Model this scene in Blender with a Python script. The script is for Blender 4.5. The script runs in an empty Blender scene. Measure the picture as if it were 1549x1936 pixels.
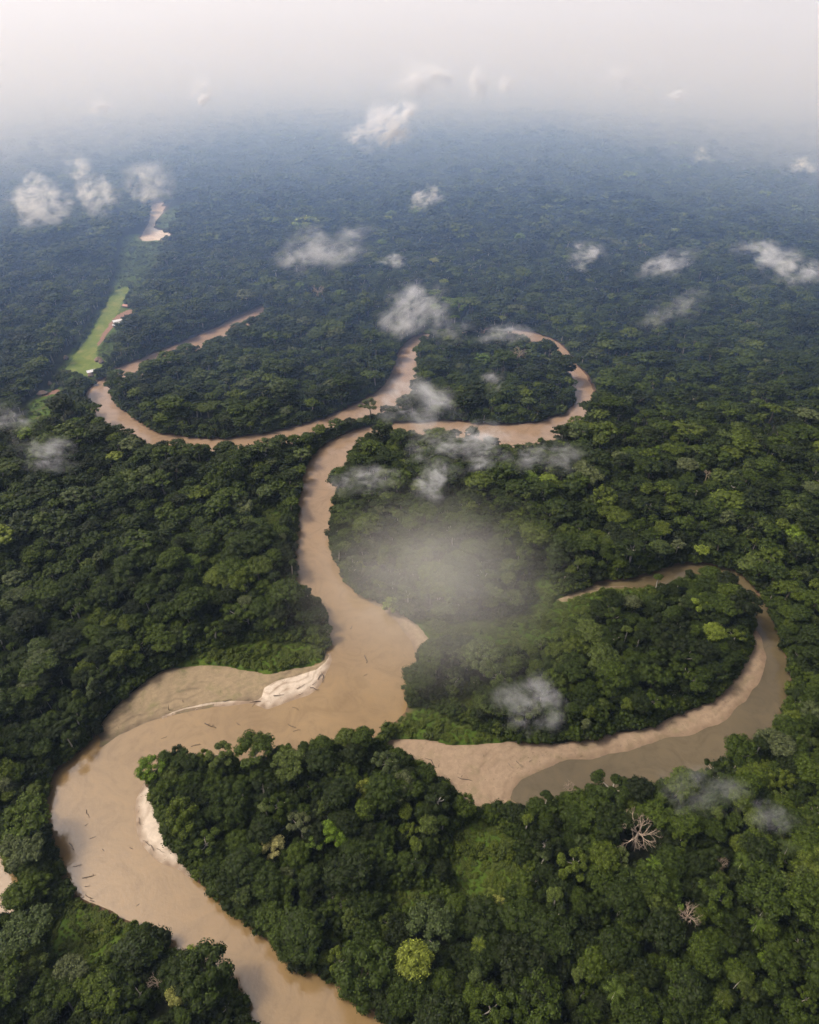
import bpy, bmesh, math, random
import numpy as np
from mathutils import Vector, Matrix

# ------------------------------------------------------------------ camera, light, exposure
SC = bpy.context.scene
COL = SC.collection
W0, H0, F0 = 1549.0, 1936.0, 1291.0
CAMH = 350.0
PITCH = math.radians(37.4)
cd = bpy.data.cameras.new('camera'); cam = bpy.data.objects.new('camera', cd); COL.objects.link(cam)
cam.location = (0, 0, CAMH); cam.rotation_euler = (math.pi / 2 - PITCH, 0, 0)
cd.sensor_fit = 'VERTICAL'; cd.sensor_height = 36.0; cd.lens = 36.0 * F0 / H0
cd.clip_start = 1.0; cd.clip_end = 60000.0
SC.camera = cam

SUN_EL, SUN_AZ = math.radians(54), math.radians(-82)     # azimuth from +Y (view direction), negative = towards -X
wd = bpy.data.worlds.new('World'); SC.world = wd; wd.use_nodes = True
wn = wd.node_tree.nodes; wl = wd.node_tree.links
bg = wn['Background']; sky = wn.new('ShaderNodeTexSky'); sky.sky_type = 'NISHITA'
sky.sun_disc = False; sky.sun_elevation = SUN_EL; sky.sun_rotation = SUN_AZ
sky.air_density = 0.35; sky.dust_density = 8.0; sky.ozone_density = 0.3; sky.altitude = 300
wl.new(sky.outputs[0], bg.inputs[0]); bg.inputs[1].default_value = 0.15
ld = bpy.data.lights.new('sun', 'SUN'); ld.energy = 1.5; ld.angle = math.radians(10.0); ld.color = (1.0, 0.94, 0.86)
sun = bpy.data.objects.new('sun', ld); COL.objects.link(sun)
sd_ = Vector((math.sin(SUN_AZ) * math.cos(SUN_EL), math.cos(SUN_AZ) * math.cos(SUN_EL), math.sin(SUN_EL)))
sun.rotation_euler = sd_.to_track_quat('Z', 'Y').to_euler(); sun.location = (0, 0, 900)
SC.view_settings.view_transform = 'Standard'; SC.view_settings.look = 'None'
SC.view_settings.exposure = 0.46; SC.view_settings.gamma = 1.0; SC.view_settings.use_curve_mapping = False
cy = SC.cycles
cy.max_bounces = 6; cy.diffuse_bounces = 2; cy.glossy_bounces = 2; cy.transmission_bounces = 2
cy.volume_bounces = 3; cy.volume_step_rate = 0.5; cy.volume_max_steps = 256
cy.use_denoising = True

HAZE_DENSITY = 0.00005
HAZE_COLOR = (0.52, 0.70, 1.0, 1)

rng = np.random.default_rng(7)
random.seed(7)
R = math.radians
sp, cp = math.sin(PITCH), math.cos(PITCH)

# ------------------------------------------------------------------ helpers
def at(px, py, h=0.0):
    """world point of height h seen at photograph pixel (px, py)"""
    dx = (px - W0 / 2) / F0; dy = -(py - H0 / 2) / F0
    ry = cp + dy * sp; rz = -sp + dy * cp
    t = (h - CAMH) / rz
    return np.array([dx * t, ry * t, h])

def proj(x, y, z):
    y = np.asarray(y, float); zc = y * cp - (z - CAMH) * sp
    up = y * sp + (z - CAMH) * cp
    return W0 / 2 + F0 * np.asarray(x) / zc, H0 / 2 - F0 * up / zc, zc

def tag(o, label=None, cat=None, group=None, kind=None):
    if label: o['label'] = label
    if cat: o['category'] = cat
    if group: o['group'] = group
    if kind: o['kind'] = kind
    return o

def link(name, data, parent=None, loc=None):
    o = bpy.data.objects.new(name, data); COL.objects.link(o)
    if parent is not None: o.parent = parent
    if loc is not None: o.location = loc
    return o

def empty(name, loc, rz=0.0, s=1.0):
    o = link(name, None, loc=loc); o.rotation_euler = (0, 0, rz); o.scale = (s, s, s)
    o.empty_display_size = 1.0
    return o

class MB:
    """collects vertices and faces, with one float per face called v and a material number"""
    def __init__(s): s.v = []; s.f = []; s.a = []; s.m = []; s.sm = []; s.n = 0
    def add(s, verts, faces, val=1.0, mat=0, smooth=True):
        verts = np.asarray(verts, float); k = s.n
        s.v.append(verts); s.n += len(verts)
        faces = np.asarray(faces) + k
        s.f.append(faces)
        m = len(faces)
        s.a.append(np.full(m, val) if np.isscalar(val) else np.asarray(val))
        s.m.append(np.full(m, mat)); s.sm.append(np.full(m, smooth))
    def mesh(s, name, mats):
        me = bpy.data.meshes.new(name)
        V = np.concatenate(s.v)
        tot = [f.shape[1] for f in s.f]
        loops = np.concatenate([f.ravel() for f in s.f])
        counts = np.concatenate([np.full(len(f), f.shape[1]) for f in s.f])
        me.vertices.add(len(V)); me.vertices.foreach_set('co', V.ravel().astype(np.float32))
        me.loops.add(len(loops)); me.loops.foreach_set('vertex_index', loops.astype(np.int32))
        me.polygons.add(len(counts))
        st = np.concatenate([[0], np.cumsum(counts)[:-1]])
        me.polygons.foreach_set('loop_start', st.astype(np.int32))
        me.polygons.foreach_set('loop_total', counts.astype(np.int32))
        me.polygons.foreach_set('material_index', np.concatenate(s.m).astype(np.int32))
        me.update(calc_edges=True); me.validate()
        me.polygons.foreach_set('use_smooth', np.concatenate(s.sm).astype(bool))
        at_ = me.attributes.new('v', 'FLOAT', 'FACE'); at_.data.foreach_set('value', np.concatenate(s.a).astype(np.float32))
        for m in mats: me.materials.append(m)
        return me

def tube(mb, pts, rads, sides=6, val=1.0, mat=0, cap=True):
    pts = [np.asarray(p, float) for p in pts]; V = []; n = len(pts)
    for i, p in enumerate(pts):
        d = pts[min(i + 1, n - 1)] - pts[max(i - 1, 0)]; d /= (np.linalg.norm(d) + 1e-9)
        a = np.cross(d, [0.13, 0.21, 1.0] if abs(d[2]) < .9 else [1, 0.1, 0]); a /= np.linalg.norm(a); b = np.cross(d, a)
        for k in range(sides):
            t = 2 * math.pi * k / sides
            V.append(p + rads[i] * (math.cos(t) * a + math.sin(t) * b))
    Fq = [[i * sides + k, i * sides + (k + 1) % sides, (i + 1) * sides + (k + 1) % sides, (i + 1) * sides + k] for i in range(n - 1) for k in range(sides)]
    mb.add(V, Fq, val, mat)
    if cap:
        ft = [[(n - 1) * sides, (n - 1) * sides + k, (n - 1) * sides + k + 1] for k in range(1, sides - 1)]
        fb = [[0, k + 1, k] for k in range(1, sides - 1)]
        k0 = mb.n - len(V)
        mb.v.append(np.zeros((0, 3))); mb.f.append(np.array(ft + fb) + k0)
        mb.a.append(np.full(len(ft + fb), val)); mb.m.append(np.full(len(ft + fb), mat)); mb.sm.append(np.full(len(ft + fb), True))

def box(mb, lo, hi, val=1.0, mat=0):
    x0, y0, z0 = lo; x1, y1, z1 = hi
    V = [(x0,y0,z0),(x1,y0,z0),(x1,y1,z0),(x0,y1,z0),(x0,y0,z1),(x1,y0,z1),(x1,y1,z1),(x0,y1,z1)]
    mb.add(V, [[0,3,2,1],[4,5,6,7],[0,1,5,4],[1,2,6,5],[2,3,7,6],[3,0,4,7]], val, mat, False)

_ico = {}
def ico(sub):
    if sub not in _ico:
        bm = bmesh.new(); bmesh.ops.create_icosphere(bm, subdivisions=sub, radius=1.0)
        bm.verts.ensure_lookup_table()
        _ico[sub] = (np.array([v.co[:] for v in bm.verts]), np.array([[v.index for v in f.verts] for f in bm.faces])); bm.free()
    return _ico[sub]

def vnoise(P, seed=0):
    """cheap smooth value noise in 2D/3D, range about -1..1"""
    P = np.asarray(P, float); r = np.random.default_rng(seed); out = np.zeros(len(P))
    for k in range(5):
        d = r.normal(size=P.shape[1]); d /= np.linalg.norm(d); d *= r.uniform(.6, 1.8)
        out += np.sin(P @ d * 2 * math.pi + r.uniform(0, 6.28) + 1.3 * np.sin(P @ np.roll(d, 1) * 3.1 + r.uniform(0, 6.28)))
    return out / 3.0

# ------------------------------------------------------------------ materials
def newmat(name):
    m = bpy.data.materials.new(name); m.use_nodes = True
    nt = m.node_tree; b = nt.nodes['Principled BSDF']
    return m, nt, b

def nd(nt, t, **kw):
    n = nt.nodes.new(t)
    for k, v in kw.items(): setattr(n, k, v)
    return n

def ramp(nt, stops, interp='LINEAR'):
    r = nd(nt, 'ShaderNodeValToRGB'); r.color_ramp.interpolation = interp
    e = r.color_ramp.elements
    while len(e) > 1: e.remove(e[-1])
    e[0].position = stops[0][0]; e[0].color = (*stops[0][1], 1)
    for p, c in stops[1:]:
        x = e.new(p); x.color = (*c, 1)
    return r

def mixc(nt, a, b, fac, mode='MIX'):
    n = nd(nt, 'ShaderNodeMix', data_type='RGBA', blend_type=mode)
    for s, v in ((n.inputs[0], fac), (n.inputs[6], a), (n.inputs[7], b)):
        if hasattr(v, 'is_linked'): nt.links.new(v, s)
        else: s.default_value = v if not isinstance(v, tuple) else (*v, 1)
    return n.outputs[2]

def noise(nt, scale, detail=4, rough=.55, vec=None, dist=0.0):
    n = nd(nt, 'ShaderNodeTexNoise'); n.inputs['Scale'].default_value = scale; n.inputs['Detail'].default_value = detail
    n.inputs['Roughness'].default_value = rough; n.inputs['Distortion'].default_value = dist
    if vec is not None: nt.links.new(vec, n.inputs['Vector'])
    return n.outputs['Fac']

TINTS = [(0.00, (0.013, 0.020, 0.0030)), (0.16, (0.020, 0.032, 0.0042)), (0.34, (0.031, 0.049, 0.0055)), (0.50, (0.048, 0.072, 0.0070)),
         (0.62, (0.075, 0.100, 0.0110)), (0.70, (0.052, 0.074, 0.022)), (0.78, (0.080, 0.094, 0.038)), (0.86, (0.095, 0.155, 0.012)),
         (0.93, (0.165, 0.190, 0.030)), (1.00, (0.300, 0.290, 0.110))]
def leaf_material(name, tints):
    m, nt, b = newmat(name)
    a = nd(nt, 'ShaderNodeAttribute', attribute_type='INSTANCER', attribute_name='tint')
    r = ramp(nt, tints); nt.links.new(a.outputs['Fac'], r.inputs[0])
    v = nd(nt, 'ShaderNodeAttribute', attribute_type='GEOMETRY', attribute_name='v')
    c = mixc(nt, mixc(nt, r.outputs[0], (1.0, .97, .94), 1.0, 'MULTIPLY'), v.outputs['Fac'], 1.0, 'MULTIPLY')
    nt.links.new(c, b.inputs['Base Color'])
    b.inputs['Roughness'].default_value = .55; b.inputs['Specular IOR Level'].default_value = .14
    tr = nd(nt, 'ShaderNodeBsdfTranslucent'); yc = mixc(nt, c, (1.0, 1.15, .4), 1.0, 'MULTIPLY'); nt.links.new(yc, tr.inputs[0])
    ms = nd(nt, 'ShaderNodeMixShader'); ms.inputs[0].default_value = .13
    nt.links.new(b.outputs[0], ms.inputs[1]); nt.links.new(tr.outputs[0], ms.inputs[2])
    nt.links.new(ms.outputs[0], nt.nodes['Material Output'].inputs[0])
    return m
M_LEAF = leaf_material('leaves', TINTS)

def bark_material(name, c0, c1):
    m, nt, b = newmat(name)
    g = nd(nt, 'ShaderNodeTexCoord')
    r = ramp(nt, [(.3, c0), (.7, c1)]); nt.links.new(noise(nt, .8, 3, .6, g.outputs['Object']), r.inputs[0])
    nt.links.new(r.outputs[0], b.inputs['Base Color']); b.inputs['Roughness'].default_value = .85
    return m
M_BARK = bark_material('bark', (.09, .07, .05), (.19, .16, .12))
M_PALE = bark_material('pale_bark', (.30, .26, .21), (.52, .47, .40))
M_DEAD = bark_material('bleached_wood', (.24, .175, .12), (.42, .33, .24))
M_LOG = bark_material('wet_wood', (.035, .025, .018), (.10, .07, .05))
M_LOGP = bark_material('dry_driftwood', (.12, .09, .065), (.30, .24, .18))

def attr(nt, name):
    return nd(nt, 'ShaderNodeAttribute', attribute_type='GEOMETRY', attribute_name=name).outputs['Fac']

def ground_material():
    m, nt, b = newmat('forest_floor')
    g = nd(nt, 'ShaderNodeNewGeometry').outputs['Position']
    f = ramp(nt, [(.35, (.012, .014, .006)), (.65, (.028, .034, .012))]); nt.links.new(noise(nt, .15, 5, .6, g), f.inputs[0])
    e = ramp(nt, [(.3, (.085, .046, .028)), (.7, (.16, .095, .060))]); nt.links.new(noise(nt, .25, 5, .65, g), e.inputs[0])
    s = ramp(nt, [(.28, (.035, .062, .007)), (.5, (.060, .100, .011)), (.72, (.10, .13, .018))]); nt.links.new(noise(nt, .12, 6, .7, g), s.inputs[0])
    c1 = mixc(nt, f.outputs[0], s.outputs[0], attr(nt, 'scrub'))
    c2 = mixc(nt, c1, e.outputs[0], attr(nt, 'bank'))
    nt.links.new(c2, b.inputs['Base Color']); b.inputs['Roughness'].default_value = .9; b.inputs['Specular IOR Level'].default_value = .15
    bp = nd(nt, 'ShaderNodeBump'); bp.inputs['Strength'].default_value = .8; bp.inputs['Distance'].default_value = 1.0
    nt.links.new(noise(nt, .5, 6, .7, g), bp.inputs['Height']); nt.links.new(bp.outputs[0], b.inputs['Normal'])
    return m
M_GROUND = ground_material()

def water_material(name, c0, c1, rough=.10):
    m, nt, b = newmat(name)
    g = nd(nt, 'ShaderNodeNewGeometry').outputs['Position']
    f = ramp(nt, [(.35, c0), (.65, c1)]); nt.links.new(noise(nt, .012, 5, .55, g, .8), f.inputs[0])
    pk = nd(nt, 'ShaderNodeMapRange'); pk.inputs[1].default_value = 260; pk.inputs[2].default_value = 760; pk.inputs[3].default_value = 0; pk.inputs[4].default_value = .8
    xy = nd(nt, 'ShaderNodeSeparateXYZ'); nt.links.new(g, xy.inputs[0]); nt.links.new(xy.outputs['Y'], pk.inputs[0])   # base colour turns paler and pinker far off, standing in for sky reflection
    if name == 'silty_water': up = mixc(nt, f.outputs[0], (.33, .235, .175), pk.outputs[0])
    else: up = f.outputs[0]
    s2 = ramp(nt, [(.35, (.86, .84, .80)), (.5, (1, 1, 1)), (.66, (1.08, 1.06, 1.03))]); nt.links.new(noise(nt, .05, 6, .65, g, 2.5), s2.inputs[0])
    nt.links.new(mixc(nt, up, s2.outputs[0], 1.0, 'MULTIPLY'), b.inputs['Base Color'])
    rr = nd(nt, 'ShaderNodeMapRange'); rr.inputs[3].default_value = rough * .6; rr.inputs[4].default_value = rough * 1.6
    nt.links.new(noise(nt, .02, 4, .6, g, 1.0), rr.inputs[0]); nt.links.new(rr.outputs[0], b.inputs['Roughness'])
    b.inputs['IOR'].default_value = 1.45; b.inputs['Specular IOR Level'].default_value = 1.0
    bp = nd(nt, 'ShaderNodeBump'); bp.inputs['Strength'].default_value = .22; bp.inputs['Distance'].default_value = .25
    nt.links.new(noise(nt, .6, 4, .6, g, .4), bp.inputs['Height']); nt.links.new(bp.outputs[0], b.inputs['Normal'])
    return m
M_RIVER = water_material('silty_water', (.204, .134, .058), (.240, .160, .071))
M_LAGOON = water_material('still_water', (.095, .074, .038), (.130, .100, .052), .06)
M_GLAREWATER = water_material('painted_glare_water', (.55, .46, .41), (.66, .56, .50), .08)  # whitish base colour stands in for bright sky reflected on the far reach

def sand_material(name, dry, wet, green=0.0):
    m, nt, b = newmat(name)
    g = nd(nt, 'ShaderNodeNewGeometry').outputs['Position']
    d0 = tuple(x * .72 for x in dry)
    f = ramp(nt, [(.3, d0), (.7, dry)]); nt.links.new(noise(nt, .35, 6, .65, g, .6), f.inputs[0])
    w0 = ramp(nt, [(.3, tuple(x * .7 for x in wet)), (.7, wet)]); nt.links.new(noise(nt, .2, 6, .65, g, .9), w0.inputs[0])
    c = mixc(nt, f.outputs[0], w0.outputs[0], attr(nt, 'wet'))
    gr = nd(nt, 'ShaderNodeMapRange'); gr.inputs[1].default_value = .52; gr.inputs[2].default_value = .72; gr.inputs[4].default_value = green
    nt.links.new(noise(nt, .07, 6, .7, g, .5), gr.inputs[0])
    c = mixc(nt, c, (.10, .11, .025), gr.outputs[0])
    nt.links.new(c, b.inputs['Base Color']); b.inputs['Roughness'].default_value = .85
    bp = nd(nt, 'ShaderNodeBump'); bp.inputs['Strength'].default_value = .6; bp.inputs['Distance'].default_value = .5
    nt.links.new(noise(nt, .45, 6, .7, g, 1.2), bp.inputs['Height']); nt.links.new(bp.outputs[0], b.inputs['Normal'])
    return m
M_SAND = sand_material('damp_sand', (.29, .215, .120), (.14, .100, .058), .7)
M_WHITE = sand_material('white_sand', (.60, .50, .38), (.27, .19, .12), 0)
M_BEACH = sand_material('beach_sand', (.33, .235, .145), (.21, .140, .082), .35)

def grass_material():
    m, nt, b = newmat('mown_grass')
    g = nd(nt, 'ShaderNodeNewGeometry').outputs['Position']
    f = ramp(nt, [(.3, (.075, .115, .018)), (.52, (.125, .165, .028)), (.66, (.21, .20, .06)), (.76, (.24, .17, .10))]); nt.links.new(noise(nt, .06, 6, .65, g, .6), f.inputs[0])
    nt.links.new(f.outputs[0], b.inputs['Base Color']); b.inputs['Roughness'].default_value = .85; b.inputs['Specular IOR Level'].default_value = .15
    return m
M_GRASS = grass_material()
def plain(name, c, rough=.7, sc=2.0):
    m, nt, b = newmat(name); g = nd(nt, 'ShaderNodeTexCoord')
    r = ramp(nt, [(.3, tuple(x * .75 for x in c)), (.7, c)]); nt.links.new(noise(nt, sc, 4, .6, g.outputs['Object']), r.inputs[0])
    nt.links.new(r.outputs[0], b.inputs['Base Color']); b.inputs['Roughness'].default_value = rough
    return m
M_DIRT = plain('bare_earth', (.26, .14, .095), .9, .12)
M_THATCH = plain('palm_thatch', (.24, .17, .13), .9, 1.5)
M_METAL = plain('sheet_metal_roof', (.78, .78, .80), .4, .6)
M_RED = plain('rusty_roof', (.38, .16, .12), .6, .6)
M_PLANK = plain('timber_wall', (.16, .11, .075), .8, 1.5)
M_DARK = plain('dark_opening', (.02, .018, .015), .8, 1.5)

# ------------------------------------------------------------------ outlines, traced then set down on the ground at their own distance
def smooth_loop(pts, seed, step=5.0, jit=1.0, closed=True):
    P = np.array([at(p[0], p[1], p[2] if len(p) > 2 else 0.0)[:2] for p in pts])
    n = len(P); out = []
    for i in range(n if closed else n - 1):
        if closed: p0, p1, p2, p3 = P[(i - 1) % n], P[i], P[(i + 1) % n], P[(i + 2) % n]
        else: p0, p1, p2, p3 = P[max(i - 1, 0)], P[i], P[i + 1], P[min(i + 2, n - 1)]
        L = np.linalg.norm(p2 - p1); k = max(1, int(L / step))
        for j in range(k):
            t = j / k
            a = .5 * ((2 * p1) + (-p0 + p2) * t + (2 * p0 - 5 * p1 + 4 * p2 - p3) * t * t + (-p0 + 3 * p1 - 3 * p2 + p3) * t ** 3)
            lin = p1 + (p2 - p1) * t
            out.append(.7 * a + .3 * lin)
    out = np.array(out)
    out[:, 0] += jit * vnoise(out / 26.0, seed); out[:, 1] += jit * vnoise(out / 26.0, seed + 1)
    return out

HC = 16.0   # canopy height that hides a near bank
RIVER = smooth_loop([
    # bank A, going upstream
    (520,2150,9),(495,2010,9),(470,1936,9),(455,1885,9),(430,1850,9),(370,1800,9),(325,1785,7),(280,1755,5),(230,1728,3),(195,1708,2),(150,1690,2),(122,1672,3),
    (103,1640,3),(94,1590,3),(88,1545,2),(88,1500,1),(105,1458,0),(150,1420,0),(183,1388,0),(192,1396,0),(187,1413,0),(196,1409,0),(225,1390,0),(262,1372,0),(300,1360,0),(370,1341,0),(430,1332,0),(480,1330,0),(505,1336,0),
    (535,1328,0),(565,1318,0),(598,1302,0),(611,1277,0),(625,1248,0),(622,1215,4),(616,1175,8),(606,1142,8),(590,1128,6),(566,1116,3),(556,1080,3),(553,1040,3),(561,980,2),(566,920,1),(580,880,0),
    (602,850,0),(640,826,0),(700,806,0),(760,799,0),(860,796,0),(900,802,0),(960,803,0),(1020,797,0),(1060,783,0),(1082,766,2),
    (1088,745,7),(1086,722,8),(1075,695,10),(1058,672,12),(1035,652,13),(1005,635,HC),(960,620,HC),(900,614,HC),(850,616,HC),(815,626,12),(795,645,7),(788,670,4),(790,700,3),(787,722,4),(772,748,10),
    (745,764,HC),(720,759,HC),(690,771,HC),(640,787,HC),(600,801,HC),(550,822,HC),(520,831,HC),(480,834,HC),(430,836,HC),(350,834,HC),(300,832,HC),(270,822,HC),(240,812,14),(205,797,12),(175,779,9),(160,762,4),(162,745,0),(175,730,0),(200,714,0),
    (222,697,0),(240,688,0),(285,670,0),(320,657,0),(380,632,0),(405,621,0),(440,602,0),(475,586,0),(500,577,0),
    # bank B, coming back
    (500,585,HC),(477,595,HC),(450,609,HC),(405,630,HC),(375,644,HC),(320,666,HC),(287,681,HC),(255,698,HC),(225,712,10),(213,722,3),(208,745,2),(230,770,1),(260,795,0),(300,818,0),(370,828,0),(430,829,0),(490,821,0),(550,809,0),(600,795,0),(650,775,0),(690,755,0),(715,740,0),(735,715,0),(745,690,0),(757,660,0),(775,641,0),(800,632,0),(850,624,0),(900,622,0),(960,624,0),(1005,629,0),(1045,641,0),(1070,660,0),(1092,690,0),(1112,715,0),(1127,745,2),
    (1122,760,5),(1106,782,11),(1080,802,13),(1050,814,HC),(1000,827,HC),(955,833,HC),(925,826,HC),(895,812,18),(850,806,18),(800,804,18),(760,804,18),(725,806,17),(700,820,10),(680,835,6),(655,875,3),(645,905,2),(633,950,2),(626,1000,2),(632,1050,0),(650,1095,0),(690,1132,0),(722,1152,0),(752,1178,0),(776,1212,0),(786,1245,0),(783,1275,0),(778,1305,0),(768,1342,0),(744,1370,0),(722,1390,2),
    (700,1385,13),(650,1392,13),(600,1402,13),(545,1410,13),(490,1416,13),(440,1420,13),(400,1420,12),(360,1424,10),(325,1430,7),(290,1455,4),(268,1482,1),(256,1515,0),(255,1555,0),(268,1595,0),(300,1625,0),(350,1652,0),
    (400,1690,0),(425,1712,1),(470,1742,2),(505,1775,2),(540,1812,2),(590,1835,3),(640,1862,3),(690,1893,3),(735,1936,3),(790,2010,3),(850,2150,3)], 11)
LAGOON = smooth_loop([
    (985,1478,0),(1060,1440,0),(1130,1430,0),(1185,1420,0),(1250,1400,0),(1310,1388,0),(1340,1375,0),(1372,1360,0),(1400,1335,0),(1425,1305,0),(1443,1270,0),(1448,1240,0),(1440,1210,0),(1426,1180,0),(1421,1165,5),(1407,1135,9),(1387,1108,9.5),(1345,1087,10),(1290,1090,10),(1250,1107,7),(1215,1106,4),(1180,1108,0),(1140,1109,0),(1120,1106,0),
    (1150,1100,0),(1200,1092,0),(1250,1078,0),(1290,1066,0),(1340,1067,0),(1385,1078,0),(1420,1105,0),(1450,1150,0),(1470,1195,0),(1486,1245,0),(1497,1290,1),(1496,1320,6),(1470,1360,12),(1420,1395,15),(1370,1425,16),(1330,1450,16),(1250,1462,16),(1190,1465,16),(1120,1478,16),(1060,1490,16),(1010,1500,16),(970,1490,8)], 21)
BACKWATER = smooth_loop([(-120,1540,0),(-30,1585,0),(14,1612,4),(28,1650,5),(34,1690,5),(24,1722,8),(-10,1728,9),(-80,1750,9),(-160,1700,0)], 31, jit=.5)
REACH = smooth_loop([(283,384,0),(280,396,0),(284,410,0),(280,424,0),(264,440,9),(276,442,13),(294,440,13),(306,443,13),(320,440,10),(322,432,0),(309,435,0),(296,434,0),(291,429,0),(296,418,0),(304,407,0),(311,395,0),(305,384,0),(295,378,0)], 41, jit=1.5)
WATERS = [RIVER, LAGOON, BACKWATER, REACH]

SANDBAR = smooth_loop([(183,1420,0),(184,1384,0),(205,1350,0),(240,1315,0),(282,1284,0),(326,1264,0),(400,1258,0),(455,1266,0),(500,1272,0),(560,1266,0),(606,1250,0),(622,1230,0),(640,1230,0),(630,1268,0),(612,1312,0),(560,1335,0),(505,1350,0),(430,1346,0),(370,1355,0),(300,1374,0),(230,1402,0),(200,1424,0)], 51)
WHITESAND = smooth_loop([(492,1318,0),(498,1300,0),(520,1286,0),(560,1277,0),(598,1264,0),(612,1252,0),(622,1236,0),(634,1240,0),(626,1270,0),(610,1312,0),(565,1332,0),(506,1348,0),(485,1337,0),(440,1334,0),(400,1336,0),(350,1345,0),(305,1359,0),(306,1352,0),(350,1337,0),(400,1327,0),(450,1322,0),(486,1322,0)], 52, jit=.6)
CRESCENT = smooth_loop([(276,1478,0),(250,1500,0),(244,1550,0),(258,1605,0),(295,1640,0),(352,1668,0),(376,1660,0),(342,1622,0),(322,1592,0),(308,1560,0),(294,1524,0),(288,1494,0)], 53, jit=.4)
BEACH = smooth_loop([(735,1398,0),(780,1396,0),(870,1410,0),(950,1404,0),(1050,1404,0),(1130,1394,0),(1220,1374,0),(1300,1344,0),(1350,1322,0),(1385,1285,0),(1405,1250,0),(1418,1205,0),(1418,1160,0),(1440,1160,0),(1460,1210,0),(1465,1260,0),(1445,1310,0),(1395,1355,0),(1340,1395,0),(1250,1418,0),(1150,1443,0),(1060,1462,0),(1010,1498,0),(985,1530,0),(900,1530,0),(840,1490,0),(770,1440,0),(725,1415,0)], 54)
MUDBANK = smooth_loop([(696,1128,0),(742,1150,0),(790,1180,0),(812,1212,0),(800,1240,0),(792,1262,0),(770,1270,0),(770,1215,0),(735,1180,0),(700,1150,0)], 55, jit=.5)
SHELF = smooth_loop([(1050,1136,0),(1090,1118,0),(1130,1104,0),(1200,1104,0),(1260,1100,0),(1255,1108,0),(1190,1113,0),(1140,1116,0),(1100,1128,0),(1062,1142,0)], 56, jit=.6)
SANDS = [SANDBAR, WHITESAND, CRESCENT, BEACH, MUDBANK, SHELF]

GREENBAR = smooth_loop([(325,1270,0),(368,1238,0),(430,1222,0),(480,1214,0),(540,1212,0),(600,1220,0),(626,1236,0),(606,1256,0),(560,1274,0),(500,1281,0),(450,1273,0),(400,1264,0)], 61)
SCRUBS = [GREENBAR,
    smooth_loop([(735,1392,0),(752,1362,0),(775,1335,0),(800,1335,0),(870,1365,0),(910,1382,0),(965,1395,0),(1000,1410,0),(940,1420,0),(870,1416,0),(790,1402,0)], 62),
    smooth_loop([(778,1168,0),(860,1178,0),(940,1168,0),(1000,1150,0),(1000,1100,0),(1040,1090,0),(1060,1125,0),(1120,1112,0),(1200,1112,0),(1230,1125,0),(1130,1160,0),(1060,1205,0),(1000,1238,0),(900,1236,0),(840,1222,0),(808,1225,0),(800,1200,0)], 63),
    smooth_loop([(850,1570,0),(872,1560,0),(905,1550,0),(945,1570,0),(985,1610,0),(975,1690,0),(905,1740,0),(860,1700,0),(840,1630,0)], 64),
    smooth_loop([(100,1745,0),(150,1705,0),(200,1722,0),(255,1760,0),(240,1810,0),(170,1840,0),(90,1825,0)], 65),
    smooth_loop([(715,1690,0),(790,1670,0),(830,1690,0),(820,1725,0),(740,1735,0)], 66),
    smooth_loop([(600,1760,0),(640,1750,0),(665,1780,0),(640,1800,0),(610,1795,0)], 67),
    smooth_loop([(862,1318,0),(895,1312,0),(910,1340,0),(880,1350,0)], 68),
    smooth_loop([(484,975,0),(520,962,0),(545,985,0),(530,1010,0),(495,1010,0)], 69)]
FIELDS = [
    smooth_loop([(206,560,0),(218,530,0),(228,482,0),(238,448,0),(280,444,0),(308,456,0),(306,482,0),(294,512,0),(268,550,0),(250,590,0),(230,640,0),(215,680,0),(190,715,0),(108,718,0),(138,665,0)], 71),
    smooth_loop([(296,430,0),(312,400,0),(352,390,0),(346,420,0),(332,434,0)], 72),
    smooth_loop([(60,760,0),(80,742,0),(115,735,0),(122,760,0),(100,800,0),(60,830,0),(50,800,0)], 73)]
AIRSTRIP = smooth_loop([(122,708,0),(142,672,0),(170,632,0),(196,586,0),(217,552,0),(246,545,0),(238,565,0),(226,592,0),(212,622,0),(196,648,0),(184,672,0),(204,688,0),(196,700,0),(168,714,0),(148,711,0)], 81, jit=.8)
YARD = smooth_loop([(214,604,0),(236,590,0),(268,584,0),(258,598,0),(236,612,0),(212,626,0),(200,642,0),(186,662,0),(184,650,0),(202,622,0)], 82, jit=.8)
CLEAR = smooth_loop([(74,748,0),(92,744,0),(110,736,0),(118,744,0),(104,748,0),(84,754,0)], 83, jit=.4)

def inside(P, L):
    x, y = P[:, 0], P[:, 1]; r = np.zeros(len(P), bool)
    lo, hi = L.min(0), L.max(0)
    c = np.where((x > lo[0]) & (x < hi[0]) & (y > lo[1]) & (y < hi[1]))[0]
    if len(c) == 0: return r
    xs, ys = x[c], y[c]; q = np.zeros(len(c), bool)
    A, B = L, np.roll(L, -1, 0)
    for (ax, ay), (bx, by) in zip(A, B):
        if ay == by: continue
        k = (ay > ys) != (by > ys)
        q ^= k & (xs < (bx - ax) * (ys - ay) / (by - ay) + ax)
    r[c] = q
    return r

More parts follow.
